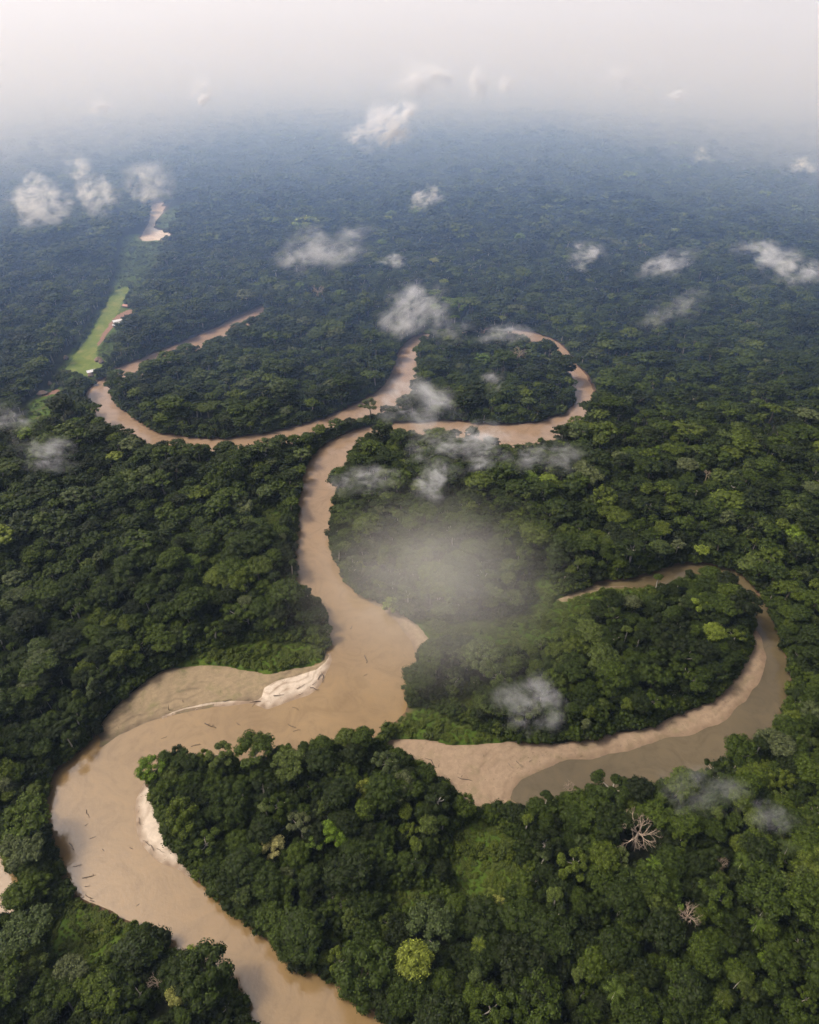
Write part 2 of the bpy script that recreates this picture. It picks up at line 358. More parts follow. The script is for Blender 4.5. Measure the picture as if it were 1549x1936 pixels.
def sdist(P, L, far=40.0):
    """signed distance to a loop (negative inside), clamped to far"""
    d = np.full(len(P), far)
    A, B = L, np.roll(L, -1, 0)
    lo, hi = L.min(0) - far, L.max(0) + far
    c = np.where(np.all((P > lo) & (P < hi), axis=1))[0]
    if len(c):
        Q = P[c]; dd = np.full(len(c), far * far)
        order = np.argsort(Q[:, 1]); Q = Q[order]; best = dd[order]
        ys = Q[:, 1]
        for a, b in zip(A, B):
            i0 = np.searchsorted(ys, min(a[1], b[1]) - far); i1 = np.searchsorted(ys, max(a[1], b[1]) + far)
            if i1 <= i0: continue
            q = Q[i0:i1]; ab = b - a; L2 = ab @ ab + 1e-9
            t = np.clip(((q - a) @ ab) / L2, 0, 1)
            e = q - a - t[:, None] * ab
            best[i0:i1] = np.minimum(best[i0:i1], np.einsum('ij,ij->i', e, e))
        dd[order] = best
        d[c] = np.sqrt(dd)
    d[inside(P, L)] *= -1
    return d

def water_sd(P): return np.min([sdist(P, L) for L in WATERS], axis=0)
def multi_sd(P, loops): return np.min([sdist(P, L, 20.0) for L in loops], axis=0)

# ------------------------------------------------------------------ the ground, one sheet out to the horizon
def axis(lo, hi, step, far):
    c = list(np.arange(lo, hi + step, step)); s = step; a = c[0]
    while a > -far: s *= 1.28; a -= s; c.insert(0, a)
    s = step; b = c[-1]
    while b < far: s *= 1.28; b += s; c.append(b)
    return np.array(c)
GX, GY = axis(-640, 520, 3.4, 16000), axis(70, 1330, 3.4, 16000)
XX, YY = np.meshgrid(GX, GY); GP = np.stack([XX.ravel(), YY.ravel()], 1)
SDW = water_sd(GP); SDS = multi_sd(GP, SANDS); SDG = multi_sd(GP, SCRUBS + FIELDS)
def bank_profile(sd):
    return np.where(sd < 0, np.maximum(sd * .5, -2.0), np.minimum(sd * .55, 1.6))
gz = bank_profile(SDW)
gz = np.where((SDS < 1.0) & (SDW > -6), np.minimum(gz, .05) - .8 * np.clip((1.0 - SDS) / 4, 0, 1), gz)

def grid_faces(nx, ny):
    i = np.arange(ny - 1)[:, None] * nx + np.arange(nx - 1)[None, :]
    return np.stack([i, i + 1, i + nx + 1, i + nx], -1).reshape(-1, 4)

def sheet(name, V, Fq, mat, attrs={}, smooth=True):
    used = np.unique(Fq); remap = np.full(len(V), -1); remap[used] = np.arange(len(used))
    V2, F2 = V[used], remap[Fq]
    me = bpy.data.meshes.new(name)
    me.vertices.add(len(V2)); me.vertices.foreach_set('co', V2.ravel().astype(np.float32))
    me.loops.add(F2.size); me.loops.foreach_set('vertex_index', F2.ravel().astype(np.int32))
    me.polygons.add(len(F2)); k = F2.shape[1]
    me.polygons.foreach_set('loop_start', np.arange(0, F2.size, k, dtype=np.int32)); me.polygons.foreach_set('loop_total', np.full(len(F2), k, np.int32))
    me.update(calc_edges=True)
    me.polygons.foreach_set('use_smooth', np.full(len(F2), smooth))
    for an, av in attrs.items():
        a = me.attributes.new(an, 'FLOAT', 'POINT'); a.data.foreach_set('value', av[used].astype(np.float32))
    me.materials.append(mat)
    return link(name, me)

bank = np.clip(1.0 - SDW / (5.0 + 2.5 * vnoise(GP / 40, 3)), 0, 1) * (SDW < 8)
scrub = np.clip(.5 - SDG / 5.0, 0, 1)
bank = np.maximum(bank, .55 * scrub * np.clip(vnoise(GP / 22, 9) - .55, 0, 1))
GF = grid_faces(len(GX), len(GY))
ground = sheet('ground', np.column_stack([GP, gz]), GF, M_GROUND, {'bank': bank, 'scrub': scrub})
tag(ground, 'dark forest floor with reddish earth along the river banks', 'ground', kind='structure')

def water_sheet(name, L, mat, label):
    s = sdist(GP, L, 20.0)
    near = s < 7.0
    k = near[GF].any(1)
    o = sheet(name, np.column_stack([GP, np.zeros(len(GP))]), GF[k], mat)
    return tag(o, label, 'water', kind='structure')
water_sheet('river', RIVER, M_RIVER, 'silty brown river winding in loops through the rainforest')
water_sheet('lagoon', LAGOON, M_LAGOON, 'still olive brown oxbow lagoon curving round the wooded peninsula')
water_sheet('backwater', BACKWATER, M_RIVER, 'small strip of brown water behind the grey green spreading tree')
water_sheet('far_river', REACH, M_GLAREWATER, 'pale distant bend of the river beyond the airstrip clearing')

def sand_patch(name, L, mat, label, slope, top, step=1.3, ridge=.06, zoff=0.0):
    lo, hi = L.min(0) - 2, L.max(0) + 2
    xs, ys = np.arange(lo[0], hi[0], step), np.arange(lo[1], hi[1], step)
    X, Y = np.meshgrid(xs, ys); P = np.stack([X.ravel(), Y.ravel()], 1)
    s = sdist(P, L, 20.0); w = water_sd(P)
    z = np.where(w < 0, w * .12, np.minimum(w * slope, top + .004 * w))
    z = z + ridge * vnoise(P / 30, 5) * np.clip(w / 3, 0, 1) + ridge * .12 * np.clip(w / 3, 0, 1) * np.sin(w * 1.1 + 1.5 * vnoise(P / 18, 8))
    z = z - np.clip(s + 1.5, 0, 4) * .5 * (w > 1) + zoff
    wet = np.clip(1 - w / 4.5, 0, 1) ** .7 * .9 + .55 * np.clip(np.sin(w * 1.3 + 2.2 * vnoise(P / 24, 12)) * 3 - 1.6, 0, 1) * (w > 3) * (w < 24) * np.clip(.4 + vnoise(P / 33, 19), 0, 1)
    wet = np.clip(wet + .22 * vnoise(P / 9, 14) + .25 * np.clip(vnoise(P / 40, 15), 0, 1), 0, 1)
    Fq = grid_faces(len(xs), len(ys)); k = (s[Fq] < .8).all(1) & (w[Fq] > -7).any(1)
    o = sheet(name, np.column_stack([P, z]), Fq[k], mat, {'wet': wet})
    return tag(o, label, 'sandbank', kind='structure')
sand_patch('sandbank', SANDBAR, M_SAND, 'long brown mudflat sandbank tapering to a spit in the river', .07, .75)
sand_patch('sandbank', WHITESAND, M_WHITE, 'bright white patch of dry sand at the tip of the brown sandbank', .09, .85, step=.9, zoff=.12)
sand_patch('sandbank', CRESCENT, M_WHITE, 'thin pale crescent of sand along the wooded river bend', .12, .8, step=.9)
sand_patch('sandbank', BEACH, M_BEACH, 'wide tan beach sweeping round the wooded peninsula along the lagoon', .06, .9)
sand_patch('sandbank', MUDBANK, M_BEACH, 'narrow greyish mud bank on the outer bend below the misty trees', .06, .5)
sand_patch('sandbank', SHELF, M_SAND, 'low strip of reddish mud at the head of the lagoon', .08, .5)

def flat_patch(name, L, mat, z, label, step=2.2):
    lo, hi = L.min(0) - 2, L.max(0) + 2
    xs, ys = np.arange(lo[0], hi[0], step), np.arange(lo[1], hi[1], step)
    X, Y = np.meshgrid(xs, ys); P = np.stack([X.ravel(), Y.ravel()], 1)
    s = sdist(P, L, 10.0); Fq = grid_faces(len(xs), len(ys)); k = (s[Fq] < 0).all(1)
    return tag(sheet(name, np.column_stack([P, np.full(len(P), z)]), Fq[k], mat), label, 'ground', kind='structure')
flat_patch('grass_airstrip', AIRSTRIP, M_GRASS, 1.70, 'bright yellow green mown airstrip beside the jungle village')
flat_patch('dirt_yard', YARD, M_DIRT, 1.78, 'bare reddish earth yard along the edge of the airstrip')
flat_patch('dirt_track', CLEAR, M_DIRT, 1.66, 'short bare earth track leading to the lone thatched hut')

# ------------------------------------------------------------------ tree shapes
def crown_geo(r, style, leaf_n, leaf_s, sub, nb=None):
    """returns MB of crown about 6 m radius, top near 18 m, and blob centres for the limbs"""
    mb = MB(); B = []
    if style == 'dome':   nb = nb or 26; RX, RZ, zc, br = 5.1, 3.7, 12.0, (1.0, 2.0)
    elif style == 'flat': nb = nb or 22; RX, RZ, zc, br = 6.2, 1.5, 14.0, (1.0, 1.7)
    elif style == 'lumpy': nb = nb or 16; RX, RZ, zc, br = 5.8, 3.6, 11.5, (1.1, 2.0)
    elif style == 'tall': nb = nb or 17; RX, RZ, zc, br = 3.4, 5.2, 11.0, (1.1, 1.8)
    elif style == 'open': nb = nb or 11; RX, RZ, zc, br = 5.4, 3.4, 12.5, (1.0, 1.6)
    elif style == 'mast': nb = nb or 9; RX, RZ, zc, br = 2.8, 1.7, 17.5, (1.0, 1.6)
    elif style == 'bush': nb = nb or 12; RX, RZ, zc, br = 3.6, 3.4, 1.2, (1.2, 2.0)
    ax = r.uniform(.85, 1.15); off = r.normal(size=2) * .5
    for i in range(nb):
        best = None
        for t in range(12):
            u = math.sqrt(r.uniform(0, 1)) * .93; a = r.uniform(0, 2 * math.pi)
            hgt = math.sqrt(max(0, 1 - u * u)); zz = hgt * r.uniform(.72, 1.05) if style not in ('lumpy', 'open') else hgt * r.uniform(.3, 1.1)
            if style == 'bush': zz = hgt * r.uniform(.3, 1.0)
            p = np.array([u * math.cos(a) * RX * ax + off[0], u * math.sin(a) * RX / ax + off[1], zc + zz * RZ])
            q = min([np.linalg.norm((p - b[0]) * [1, 1, 1.2]) for b in B] or [9])
            if best is None or q > best[0]: best = (q, p)
        rad = r.uniform(*br) * (1.0 if nb > 8 else 1.35)
        B.append((best[1], rad))
    if style in ('dome', 'lumpy', 'tall') and nb > 8:   # skirt of lower foliage
        for i in range(5):
            a = r.uniform(0, 6.28)
            B.append((np.array([math.cos(a) * RX * .75, math.sin(a) * RX * .75, zc - r.uniform(.3, 2.2)]), r.uniform(1.2, 1.7)))
    iv, if_ = ico(sub)
    for c, rad in B:
        n = vnoise(iv * 1.1 + c * .37, int(r.integers(1e6)))
        sc = rad * (.86 + .13 * n)[:, None] * np.array([1.08, 1.08, .82])
        mb.add(c + iv * sc, if_, float(r.uniform(.66, 1.0)), 0, True)
    if leaf_n:
        area = sum(b[1] ** 2 for b in B)
        C, RD, SZ = [], [], []
        for c, rad in B:
            k = int(leaf_n * rad ** 2 / area)
            d = r.normal(size=(k, 3)); d /= np.linalg.norm(d, axis=1)[:, None]; d[:, 2] = np.abs(d[:, 2]) * np.where(r.uniform(size=k) < .78, 1, -.6)
            p = c + d * rad * np.array([1.08, 1.08, .84]) * r.uniform(.86, 1.16, size=(k, 1))
            C.append(p); RD.append(d)
        P = np.concatenate(C); D = np.concatenate(RD)
        keep = np.ones(len(P), bool)
        for c, rad in B: keep &= (np.linalg.norm((P - c) / np.array([1.08, 1.08, .84]), axis=1) > rad * .80)
        P, D = P[keep], D[keep]; k = len(P)
        N = D + r.normal(size=(k, 3)) * .55 + np.array([0, 0, .35]); N /= np.linalg.norm(N, axis=1)[:, None]
        T = np.cross(N, r.normal(size=(k, 3))); T /= np.linalg.norm(T, axis=1)[:, None]; Bt = np.cross(N, T)
        s = leaf_s * r.uniform(.6, 1.35, size=(k, 1))
        V = np.stack([P - T * s, P - Bt * s * .62 + N * s * .12, P + T * s, P + Bt * s * .62 + N * s * .12], 1).reshape(-1, 3)
        Fq = np.arange(k * 4).reshape(k, 4)
        mb.add(V, Fq, r.uniform(.45, 1.65, size=k), 0, False)
    return mb, B

def trunk_geo(r, B, mb=None, mat=0, sides=6, limbs=6, lean=0.6, rad=.42):
    mb = mb or MB()
    zt = min(b[0][2] for b in B); top = np.mean([b[0] for b in B], 0)
    fork = np.array([top[0] * .4 + r.normal() * lean * .4, top[1] * .4 + r.normal() * lean * .4, max(3.0, zt - 1.5)])
    tube(mb, [(0, 0, -.4), (r.normal() * .15, r.normal() * .15, fork[2] * .5), fork], [rad * 1.35, rad, rad * .8], sides, 1, mat, False)
    for c, rd in sorted(B, key=lambda b: -b[0][2])[:limbs]:
        mid = fork * .45 + c * .55 + np.array([r.normal() * .4, r.normal() * .4, -.5])
        tube(mb, [fork, mid, c + np.array([0, 0, rd * .55 if len(B) <= 16 else -.2])], [rad * .6, rad * .38, rad * .16], max(4, sides - 1), 1, mat, False)
    return mb

def make_variants(n, styles, leaf_n, leaf_s, sub, seed, trunks=True, nb=None, pale_every=3):
    out = []
    for i in range(n):
        r = np.random.default_rng(seed + i); st = styles[i % len(styles)]
        mb, B = crown_geo(r, st, leaf_n, leaf_s, sub, nb)
        crown = None; trunk = None
        tb = trunk_geo(r, B, rad=.30 if st == 'tall' else .40 if st == 'mast' else .42) if trunks else None
        out.append((st, mb, tb, B, i % pale_every == 0 or st in ('mast', 'open')))
    return out

LIB = []   # collection helper
def variant_collection(name, variants, joined=True):
    c = bpy.data.collections.new(name)
    for i, (st, mb, tb, B, pale) in enumerate(variants):
        m = MB()
        m.v, m.f, m.a, m.m, m.sm, m.n = list(mb.v), list(mb.f), list(mb.a), list(mb.m), list(mb.sm), mb.n
        if tb is not None:
            for v, f, a, sm in zip(tb.v, tb.f, tb.a, tb.sm):
                m.f.append(f + mb.n); m.a.append(a); m.m.append(np.full(len(f), 1)); m.sm.append(sm)
            m.v.extend(tb.v); m.n += tb.n
        me = m.mesh('%s_%02d' % (name, i), [M_LEAF, M_PALE if pale else M_BARK])
        o = bpy.data.objects.new('%s_%02d' % (name, i), me); c.objects.link(o)
    return c

STY = ['dome', 'lumpy', 'flat', 'dome', 'tall', 'open', 'lumpy', 'dome']
HI = make_variants(18, STY * 2 + ['mast', 'mast'], 2300, .34, 1, 100)
MID = make_variants(10, STY, 420, .62, 1, 300)
LOW = make_variants(10, ['dome', 'lumpy', 'flat', 'dome'], 90, 1.1, 1, 500, nb=7, trunks=False)
BUSH = make_variants(6, ['bush'], 420, .34, 1, 700, trunks=False)
VHI, VMID, VLOW, VBUSH = (variant_collection(n, v) for n, v in (('tall_tree_near', HI), ('tall_tree_middle', MID), ('tall_tree_far', LOW), ('bush_shape', BUSH)))

def scatter_group(name, coll):
    ng = bpy.data.node_groups.new(name, 'GeometryNodeTree')
    ng.interface.new_socket('Geometry', in_out='INPUT', socket_type='NodeSocketGeometry')
    ng.interface.new_socket('Geometry', in_out='OUTPUT', socket_type='NodeSocketGeometry')
    N = ng.nodes; L = ng.links
    gi, go = N.new('NodeGroupInput'), N.new('NodeGroupOutput')
    ci = N.new('GeometryNodeCollectionInfo'); ci.inputs['Collection'].default_value = coll
    ci.inputs['Separate Children'].default_value = True; ci.inputs['Reset Children'].default_value = True
    ip = N.new('GeometryNodeInstanceOnPoints'); ip.inputs['Pick Instance'].default_value = True
    def na(nm, t):
        a = N.new('GeometryNodeInputNamedAttribute'); a.data_type = t; a.inputs[0].default_value = nm
        return [o for o in a.outputs if o.enabled and o.name == 'Attribute'][0]
    L.new(gi.outputs[0], ip.inputs['Points']); L.new(ci.outputs[0], ip.inputs['Instance'])
    L.new(na('pick', 'INT'), ip.inputs['Instance Index'])
    er = N.new('FunctionNodeEulerToRotation'); L.new(na('rot', 'FLOAT_VECTOR'), er.inputs[0]); L.new(er.outputs[0], ip.inputs['Rotation'])
    L.new(na('size', 'FLOAT_VECTOR'), ip.inputs['Scale'])
    L.new(ip.outputs[0], go.inputs[0])
    return ng

def scatter(name, P, pick, rot, size, tint, coll, label, cat):
    me = bpy.data.meshes.new(name); n = len(P)
    me.vertices.add(n); me.vertices.foreach_set('co', np.asarray(P, np.float32).ravel())
    a = me.attributes.new('pick', 'INT', 'POINT'); a.data.foreach_set('value', np.asarray(pick, np.int32))
    a = me.attributes.new('rot', 'FLOAT_VECTOR', 'POINT'); a.data.foreach_set('vector', np.asarray(rot, np.float32).ravel())
    a = me.attributes.new('size', 'FLOAT_VECTOR', 'POINT'); a.data.foreach_set('vector', np.asarray(size, np.float32).ravel())
    a = me.attributes.new('tint', 'FLOAT', 'POINT'); a.data.foreach_set('value', np.asarray(tint, np.float32))
    o = link(name, me); m = o.modifiers.new('scatter', 'NODES'); m.node_group = scatter_group(name, coll)
    return tag(o, label, cat, kind='stuff')

# ------------------------------------------------------------------ tree positions
def jitter_grid(x0, x1, y0, y1, step, jit=.42):
    xs, ys = np.arange(x0, x1, step), np.arange(y0, y1, step * .87)
    X, Y = np.meshgrid(xs, ys); X = X + (np.arange(len(ys)) % 2)[:, None] * step * .5
    P = np.stack([X.ravel(), Y.ravel()], 1)
    return P + rng.uniform(-jit, jit, P.shape) * step

def in_wedge(P, m=1.22, pad=45):
    """the ground that the camera and cameras a step beside it can see"""
    return np.abs(P[:, 0]) < pad + m * .60 * np.hypot(P[:, 1] * cp + CAMH * sp, 0) + 0 * P[:, 0]

MISTY = at(850, 1110, 10)   # leaves inside the wide bend tinted yellower, painting in the mist over them
def tints(P, r):
    base = .29 + .08 * vnoise(P / 160, 31) + .05 * vnoise(P / 45, 33) + r.normal(size=len(P)) * .19
    base = base + .22 * np.exp(-(np.hypot(P[:, 0] - MISTY[0], P[:, 1] - MISTY[1]) / 95) ** 2)
    base = np.clip(base, 0, .66)
    u = r.uniform(size=len(P))
    base = np.where(u < .05, r.uniform(.66, .80, len(P)), base)
    base = np.where(u > .985, r.uniform(.80, .92, len(P)), base)
    return base

# trees that stand out one by one: pixel of the crown centre, crown radius in pixels, style, tint, label
SPECIAL = [
 (1255,1752,42,'dome',.08,'very broad dark round crown beside the small bleached dead tree'),
 (660,1645,44,'dome',.10,'huge dark olive crown just below the bright green twin crowns'),
 (812,1752,44,'lumpy',.70,'large grey green crown of many lobes standing alone by the scrub gap'),
 (632,1572,26,'lumpy',.86,'vivid light green crown touching the huge dark crown'),
 (592,1592,20,'lumpy',.84,'smaller vivid green crown next to the light green one'),
 (516,1600,22,'lumpy',1.0,'tree dotted with cream blossom above the vivid green crowns'),
 (336,1876,24,'lumpy',.96,'tree sprinkled with yellow cream blossom near the lower bank'),
 (568,1556,27,'open',.78,'pale grey green airy crown beyond the cream blossom tree'),
 (46,1600,42,'flat',.74,'wide spreading grey green crown between the river and the backwater'),
 (42,1752,46,'flat',.70,'wide feathery grey green crown below the backwater'),
 (634,1452,22,'open',.66,'umbrella crown on a tall white forked trunk by the promontory'),
 (728,1440,26,'open',.72,'round airy crown with pale limbs above the beach corner'),
 (690,1490,19,'lumpy',.93,'yellowish crown standing behind the white forked trunk'),
 (483,1396,36,'lumpy',.45,'tall leafy tree standing out against the river at the promontory tip'),
 (398,1402,15,'open',.62,'slim tree with two leafy heads leaning over the water'),
 (541,1402,17,'open',.48,'thin stemmed tree with three leafy heads against the brown water'),
 (637,1366,11,'dome',.30,'tiny round topped tree alone on the skyline of the promontory'),
 (688,1366,22,'tall',.40,'tall narrow tree at the highest point of the promontory'),
 (610,1408,24,'dome',.42,'dense rounded crown on the promontory edge beside the river'),
 (585,1800,24,'open',.50,'tree with white branches leaning out over the lower river'),
 (640,1818,26,'open',.60,'blue green tree hanging over the lower river with reaching branches'),
 (945,1712,16,'lumpy',.95,'small golden yellow crown in the dense canopy'),
 (1108,1818,13,'dome',.86,'small bright round crown low in the canopy'),
 (1268,1690,25,'lumpy',.84,'cluster crown of fresh green in front of the dark forest'),
 (668,1740,20,'flat',.66,'flat pale tree in a pair above the overhanging branches'),
 (735,1742,18,'open',.66,'second flat pale tree of the pair with white stems'),
 (490,1655,24,'lumpy',.64,'light olive crown in two halves above the lower bend'),
 (285,1450,26,'lumpy',.86,'yellow green bushy tree at the shore above the pale sand crescent'),
 (920,1238,38,'flat',.80,'broad tan green umbrella crown in the light mist'),
 (905,1078,17,'flat',.80,'flat crowned tree on a white trunk in the mist patch'),
 (826,492,13,'flat',.95,'big pale yellow crown rising far out in the blue forest'),
 (870,570,20,'lumpy',.84,'light green crown beyond the far river loop'),
 (600,632,18,'flat',.68,'wide umbrella crown within the upper wooded loop'),
 (390,768,20,'flat',.66,'umbrella tree with pale trunk near the lower edge of the far loop'),
 (233,1090,9,'dome',.93,'single lime coloured crown in the dark forest'),
 (527,1152,10,'dome',.93,'lime green treetop close to the river bank trees'),
 (740,1128,17,'bush',.90,'pale bushy crown at the waterside in the mist'),
 (700,765,20,'open',.78,'pale leafless looking tree on the narrow neck between two river arms'),
 (1160,975,28,'flat',.60,'broad light crown in the forest above the lagoon'),
 (1255,1000,20,'flat',.62,'flat crown with leaning pale trunk above the lagoon'),
 (160,1260,20,'flat',.60,'umbrella crown with forked pale limbs in the dark forest'),
 (300,1200,26,'flat',.50,'broad crown up the slope from the brown sandbank'),
 (880,1520,22,'lumpy',.50,'rounded crown at the edge of the bright scrub hollow'),
 (980,1740,34,'dome',.30,'big rounded dark crown between the scrub hollow and the canopy'),
]
DEAD = [(1207,1576,34,1,'big leafless bleached tree with a fan of bare branches'),
        (1305,1726,23,2,'smaller leafless tree beside the very broad dark crown'),
        (982,672,15,3,'bare pinkish dead tree inside the far river loop'),
        (1212,467,9,4,'distant bare pale tree in the blue forest'),
        (1340,888,9,5,'lone dead tree with a pale trunk in the middle forest'),
        (601,552,13,6,'bare forked tree beyond the river arm'),
        (290,1848,16,7,'grey leafless tree among crowns by the yellow blossom tree'),
        (1372,1622,12,8,'small twisted bare tree among the palms'),
        (1080,1484,14,9,'dead branches poking out at the lagoon shore')]
PALMS = [(1400,1636,'between the two bare trees and the forest edge'),(1364,1662,'just beneath the small twisted bare tree'),(1439,1728,'up the slope from the crooked palm'),
         (1430,1750,'with a few brown fronds, crooked, in a dark gap'),(1366,1893,'beside a dark hollow low in the canopy'),(1399,1856,'over a leaning white stem'),
         (1234,1638,'half hidden beneath the big bleached tree'),(1228,1696,'on a thin white stem above the broad dark crown'),(1525,1552,'at the misty edge above the dark forest'),
         (1160,1882,'low in the canopy among rounded crowns'),(1042,1792,'among small crowns past the scrub hollow'),(1485,1610,'in the dim forest past the mist wisp'),(905,1790,'behind the large grey green crown')]

PPM = lambda zc: F0 / zc
specials = []
for x, y, rp, st, ti, lab in SPECIAL:
    hgt = 15.0
    p = at(x, y, hgt); _, _, zc = proj(p[0], p[1], hgt)
    rad = rp / PPM(zc)                          # crown radius, metres
    s = rad / 6.4
    p = at(x, y, 15.0 * (.55 + .45 * s)); _, _, zc = proj(p[0], p[1], 15.0)
    s = rp / PPM(zc) / (6.8 if st in ('flat',) else 6.2 if st != 'tall' else 4.6)
    p = p.copy()
    while water_sd(p[None, :2])[0] < 3.0 and p[1] > 40 and st != 'bush': p[1] -= 1.0
    specials.append([p[0], p[1], s, st, ti, lab, rp])
deads = []
for x, y, rp, sd0, lab in DEAD:
    p = at(x, y, 18.0); _, _, zc = proj(p[0], p[1], 18.0); deads.append([p[0], p[1], rp / PPM(zc) / 5.0, sd0, lab])
palms = []
for x, y, lab in PALMS:
    p = at(x, y, 17.0); palms.append([p[0], p[1], lab])
KEEP = [(s[0], s[1], 5.6 * s[2]) for s in specials] + [(d[0], d[1], 5.5 * d[2]) for d in deads] + [(d[0], d[1] - 5, 6.5 * d[2]) for d in deads[:2]] + [(p[0], p[1], 2.6) for p in palms]
HOUSES = [  # x, y, kind, length, width, turn(deg), label
 (231,606,'metal',24,8,33,'long white metal roofed building along the dirt yard'),
 (256,597,'metal',12,7,33,'white metal roofed house at the far end of the dirt yard'),
 (223,613,'metal',6,5,33,'small white shed at the end of the long white building'),
 (217,616,'metal',5,4,20,'tiny white hut by the airstrip edge'),
 (239,579,'red',10,6,-20,'reddish roofed house above the dirt yard'),
 (186,680,'hut',10,8,40,'big thatched hut standing on the green beside the airstrip'),
 (192,684,'hut',7,6,60,'low thatched hut attached behind the big hut'),
 (173,703,'metal',10,7,30,'square white roofed house at the near end of the airstrip'),
 (172,710,'hut',7,5,10,'small dark thatched hut just below the white roofed house'),
 (125,677,'hut',6,6,0,'brown hut hidden at the forest edge across the airstrip'),
 (80,744,'hut',12,7,25,'lone thatched hut at the end of the earth track'),
 (95,726,'hut',5,5,0,'tiny grey hut in the trees above the lone hut')]
houses = []
for h in HOUSES:
    p = at(h[0], h[1], 3.0); houses.append((p[0], p[1]) + h[2:]); KEEP.extend([(p[0], p[1] - q, 8.0) for q in (0, 8, 16, 24, 31)])

def tree_filter(P, rad):
    w = water_sd(P); k = w > rad * .30
    k &= multi_sd(P, SANDS) > rad * .92
    g = multi_sd(P, SCRUBS + FIELDS)
    k &= (g > rad * .6)
    for x, y, r0 in KEEP: k &= np.hypot(P[:, 0] - x, P[:, 1] - y) > r0
    return k, w, g

NEAR_D, MID_D, LOW_D, FAR_D = 560.0, 1250.0, 2700.0, 7200.0
def make_band(P, lo, hi, nvar, seed):
    d = np.sqrt(P[:, 0] ** 2 + P[:, 1] ** 2 + CAMH ** 2)
    P = P[(d >= lo) & (d < hi) & in_wedge(P)]
    r = np.random.default_rng(seed)
    n = len(P)
    s = np.clip(r.lognormal(-.22, .38, n) * (1 + .16 * vnoise(P / 90, 41)), .36, 1.9)
    k, w, g = tree_filter(P, 5.5 * s)
    P, s, w, g = P[k], s[k], w[k], g[k]; n = len(P)
    edge = np.clip(np.minimum(w, g) / 22, 0, 1)
    hs = s * r.uniform(.75, 1.25, n) * .62 + .36 + .10 * vnoise(P / 70, 43)
    hs *= .86 + .14 * edge
    size = np.stack([s * r.uniform(.9, 1.1, n), s * r.uniform(.9, 1.1, n), hs], 1)
    rot = np.stack([r.normal(size=n) * .05, r.normal(size=n) * .05, r.uniform(0, 6.283, n)], 1)
    pk = r.integers(0, min(nvar, 16), n)
    if nvar > 16: u = r.uniform(size=n); pk = np.where(u < .045, r.integers(16, nvar, n), pk); size = np.where((u < .045)[:, None], np.clip(size, .85, 1.1), size)
    return P, pk, rot, size, tints(P, r), w

Pn = jitter_grid(-700, 700, -20, 640, 7.1)
B1 = make_band(Pn, 0, NEAR_D, len(HI), 1)
Pm = jitter_grid(-1500, 1500, 300, 1300, 8.8)
B2 = make_band(Pm, NEAR_D, MID_D, len(MID), 2)
Pf = jitter_grid(-2400, 2400, 1000, 2750, 11.5)
B3 = make_band(Pf, MID_D, LOW_D, len(LOW), 3)
B3[3][:, :2] *= 1.5; B3[3][:, 2] *= 1.2; B2[3][:, :2] *= 1.12

# near trees: the 300 largest in the picture become trees of their own, the rest of the near canopy stays one mass
P, pick, rot, size, tint, wd_ = B1
gzt = 1.4
px, py, zc = proj(P[:, 0], P[:, 1], size[:, 2] * 14)
rpx = size[:, 0] * 6.0 * F0 / zc
vis = (px > -5) & (px < W0 + 5) & (py > 0) & (py < H0 + 12)
NIND = 300 - len(specials)
score = np.where(vis, rpx * (1 + .25 * (size[:, 2] > 1.05)), -1)
ind = np.argsort(-score)[:NIND]
rest = np.ones(len(P), bool); rest[ind] = False
scatter('near_forest', np.column_stack([P[rest], np.full(rest.sum(), gzt)]), pick[rest], rot[rest], size[rest], tint[rest], VHI,
        'dense green rainforest canopy around the near river bends', 'forest')
scatter('middle_forest', np.column_stack([B2[0], np.full(len(B2[0]), gzt)]), B2[1], B2[2], B2[3], B2[4], VMID,
        'rainforest canopy round the far river loops and the lagoon', 'forest')
scatter('far_forest', np.column_stack([B3[0], np.full(len(B3[0]), gzt - .5)]), B3[1], B3[2], B3[3], B3[4], VLOW,
        'bluish hazy rainforest stretching away beyond the river loops', 'forest')

# farthest forest: tiles of many crowns
def tile_variants(n, seed, side=90.0):
    c = bpy.data.collections.new('forest_tile')
    iv, if_ = ico(1)
    for i in range(n):
        r = np.random.default_rng(seed + i); mb = MB()
        for gx in np.arange(-side / 2, side / 2, 9.5):
            for gy in np.arange(-side / 2, side / 2, 9.5):
                p = np.array([gx + r.uniform(0, 8), gy + r.uniform(0, 8), 0]); R0 = r.uniform(3.8, 7.5); hz = r.uniform(10, 17)
                for q in range(2):
                    o = p + np.array([r.normal() * 2, r.normal() * 2, hz - q * 2.0])
                    mb.add(o + iv * R0 * np.array([.9, .9, .7]) * (1 + .2 * vnoise(iv * 1.3 + o * .2, 5))[:, None], if_, float(np.clip(r.lognormal(.0, .35), .5, 2.2)), 0, True)
        me = mb.mesh('forest_tile_%02d' % i, [M_LEAF]); o = bpy.data.objects.new('forest_tile_%02d' % i, me); c.objects.link(o)
    return c
VT = tile_variants(4, 900)
T = jitter_grid(-6500, 6500, 2000, 7200, 88.0, .02)
d = np.sqrt(T[:, 0] ** 2 + T[:, 1] ** 2); T = T[(d > LOW_D - 60) & (d < FAR_D) & in_wedge(T)]
n = len(T); r9 = np.random.default_rng(9)
scatter('distant_forest', np.column_stack([T, np.full(n, 0.5)]), r9.integers(0, 4, n), np.stack([np.zeros(n), np.zeros(n), r9.integers(0, 4, n) * math.pi / 2], 1),
        np.ones((n, 3)), .28 + .08 * vnoise(T / 500, 3), VT, 'faint forest dissolving into the white haze at the horizon', 'forest')

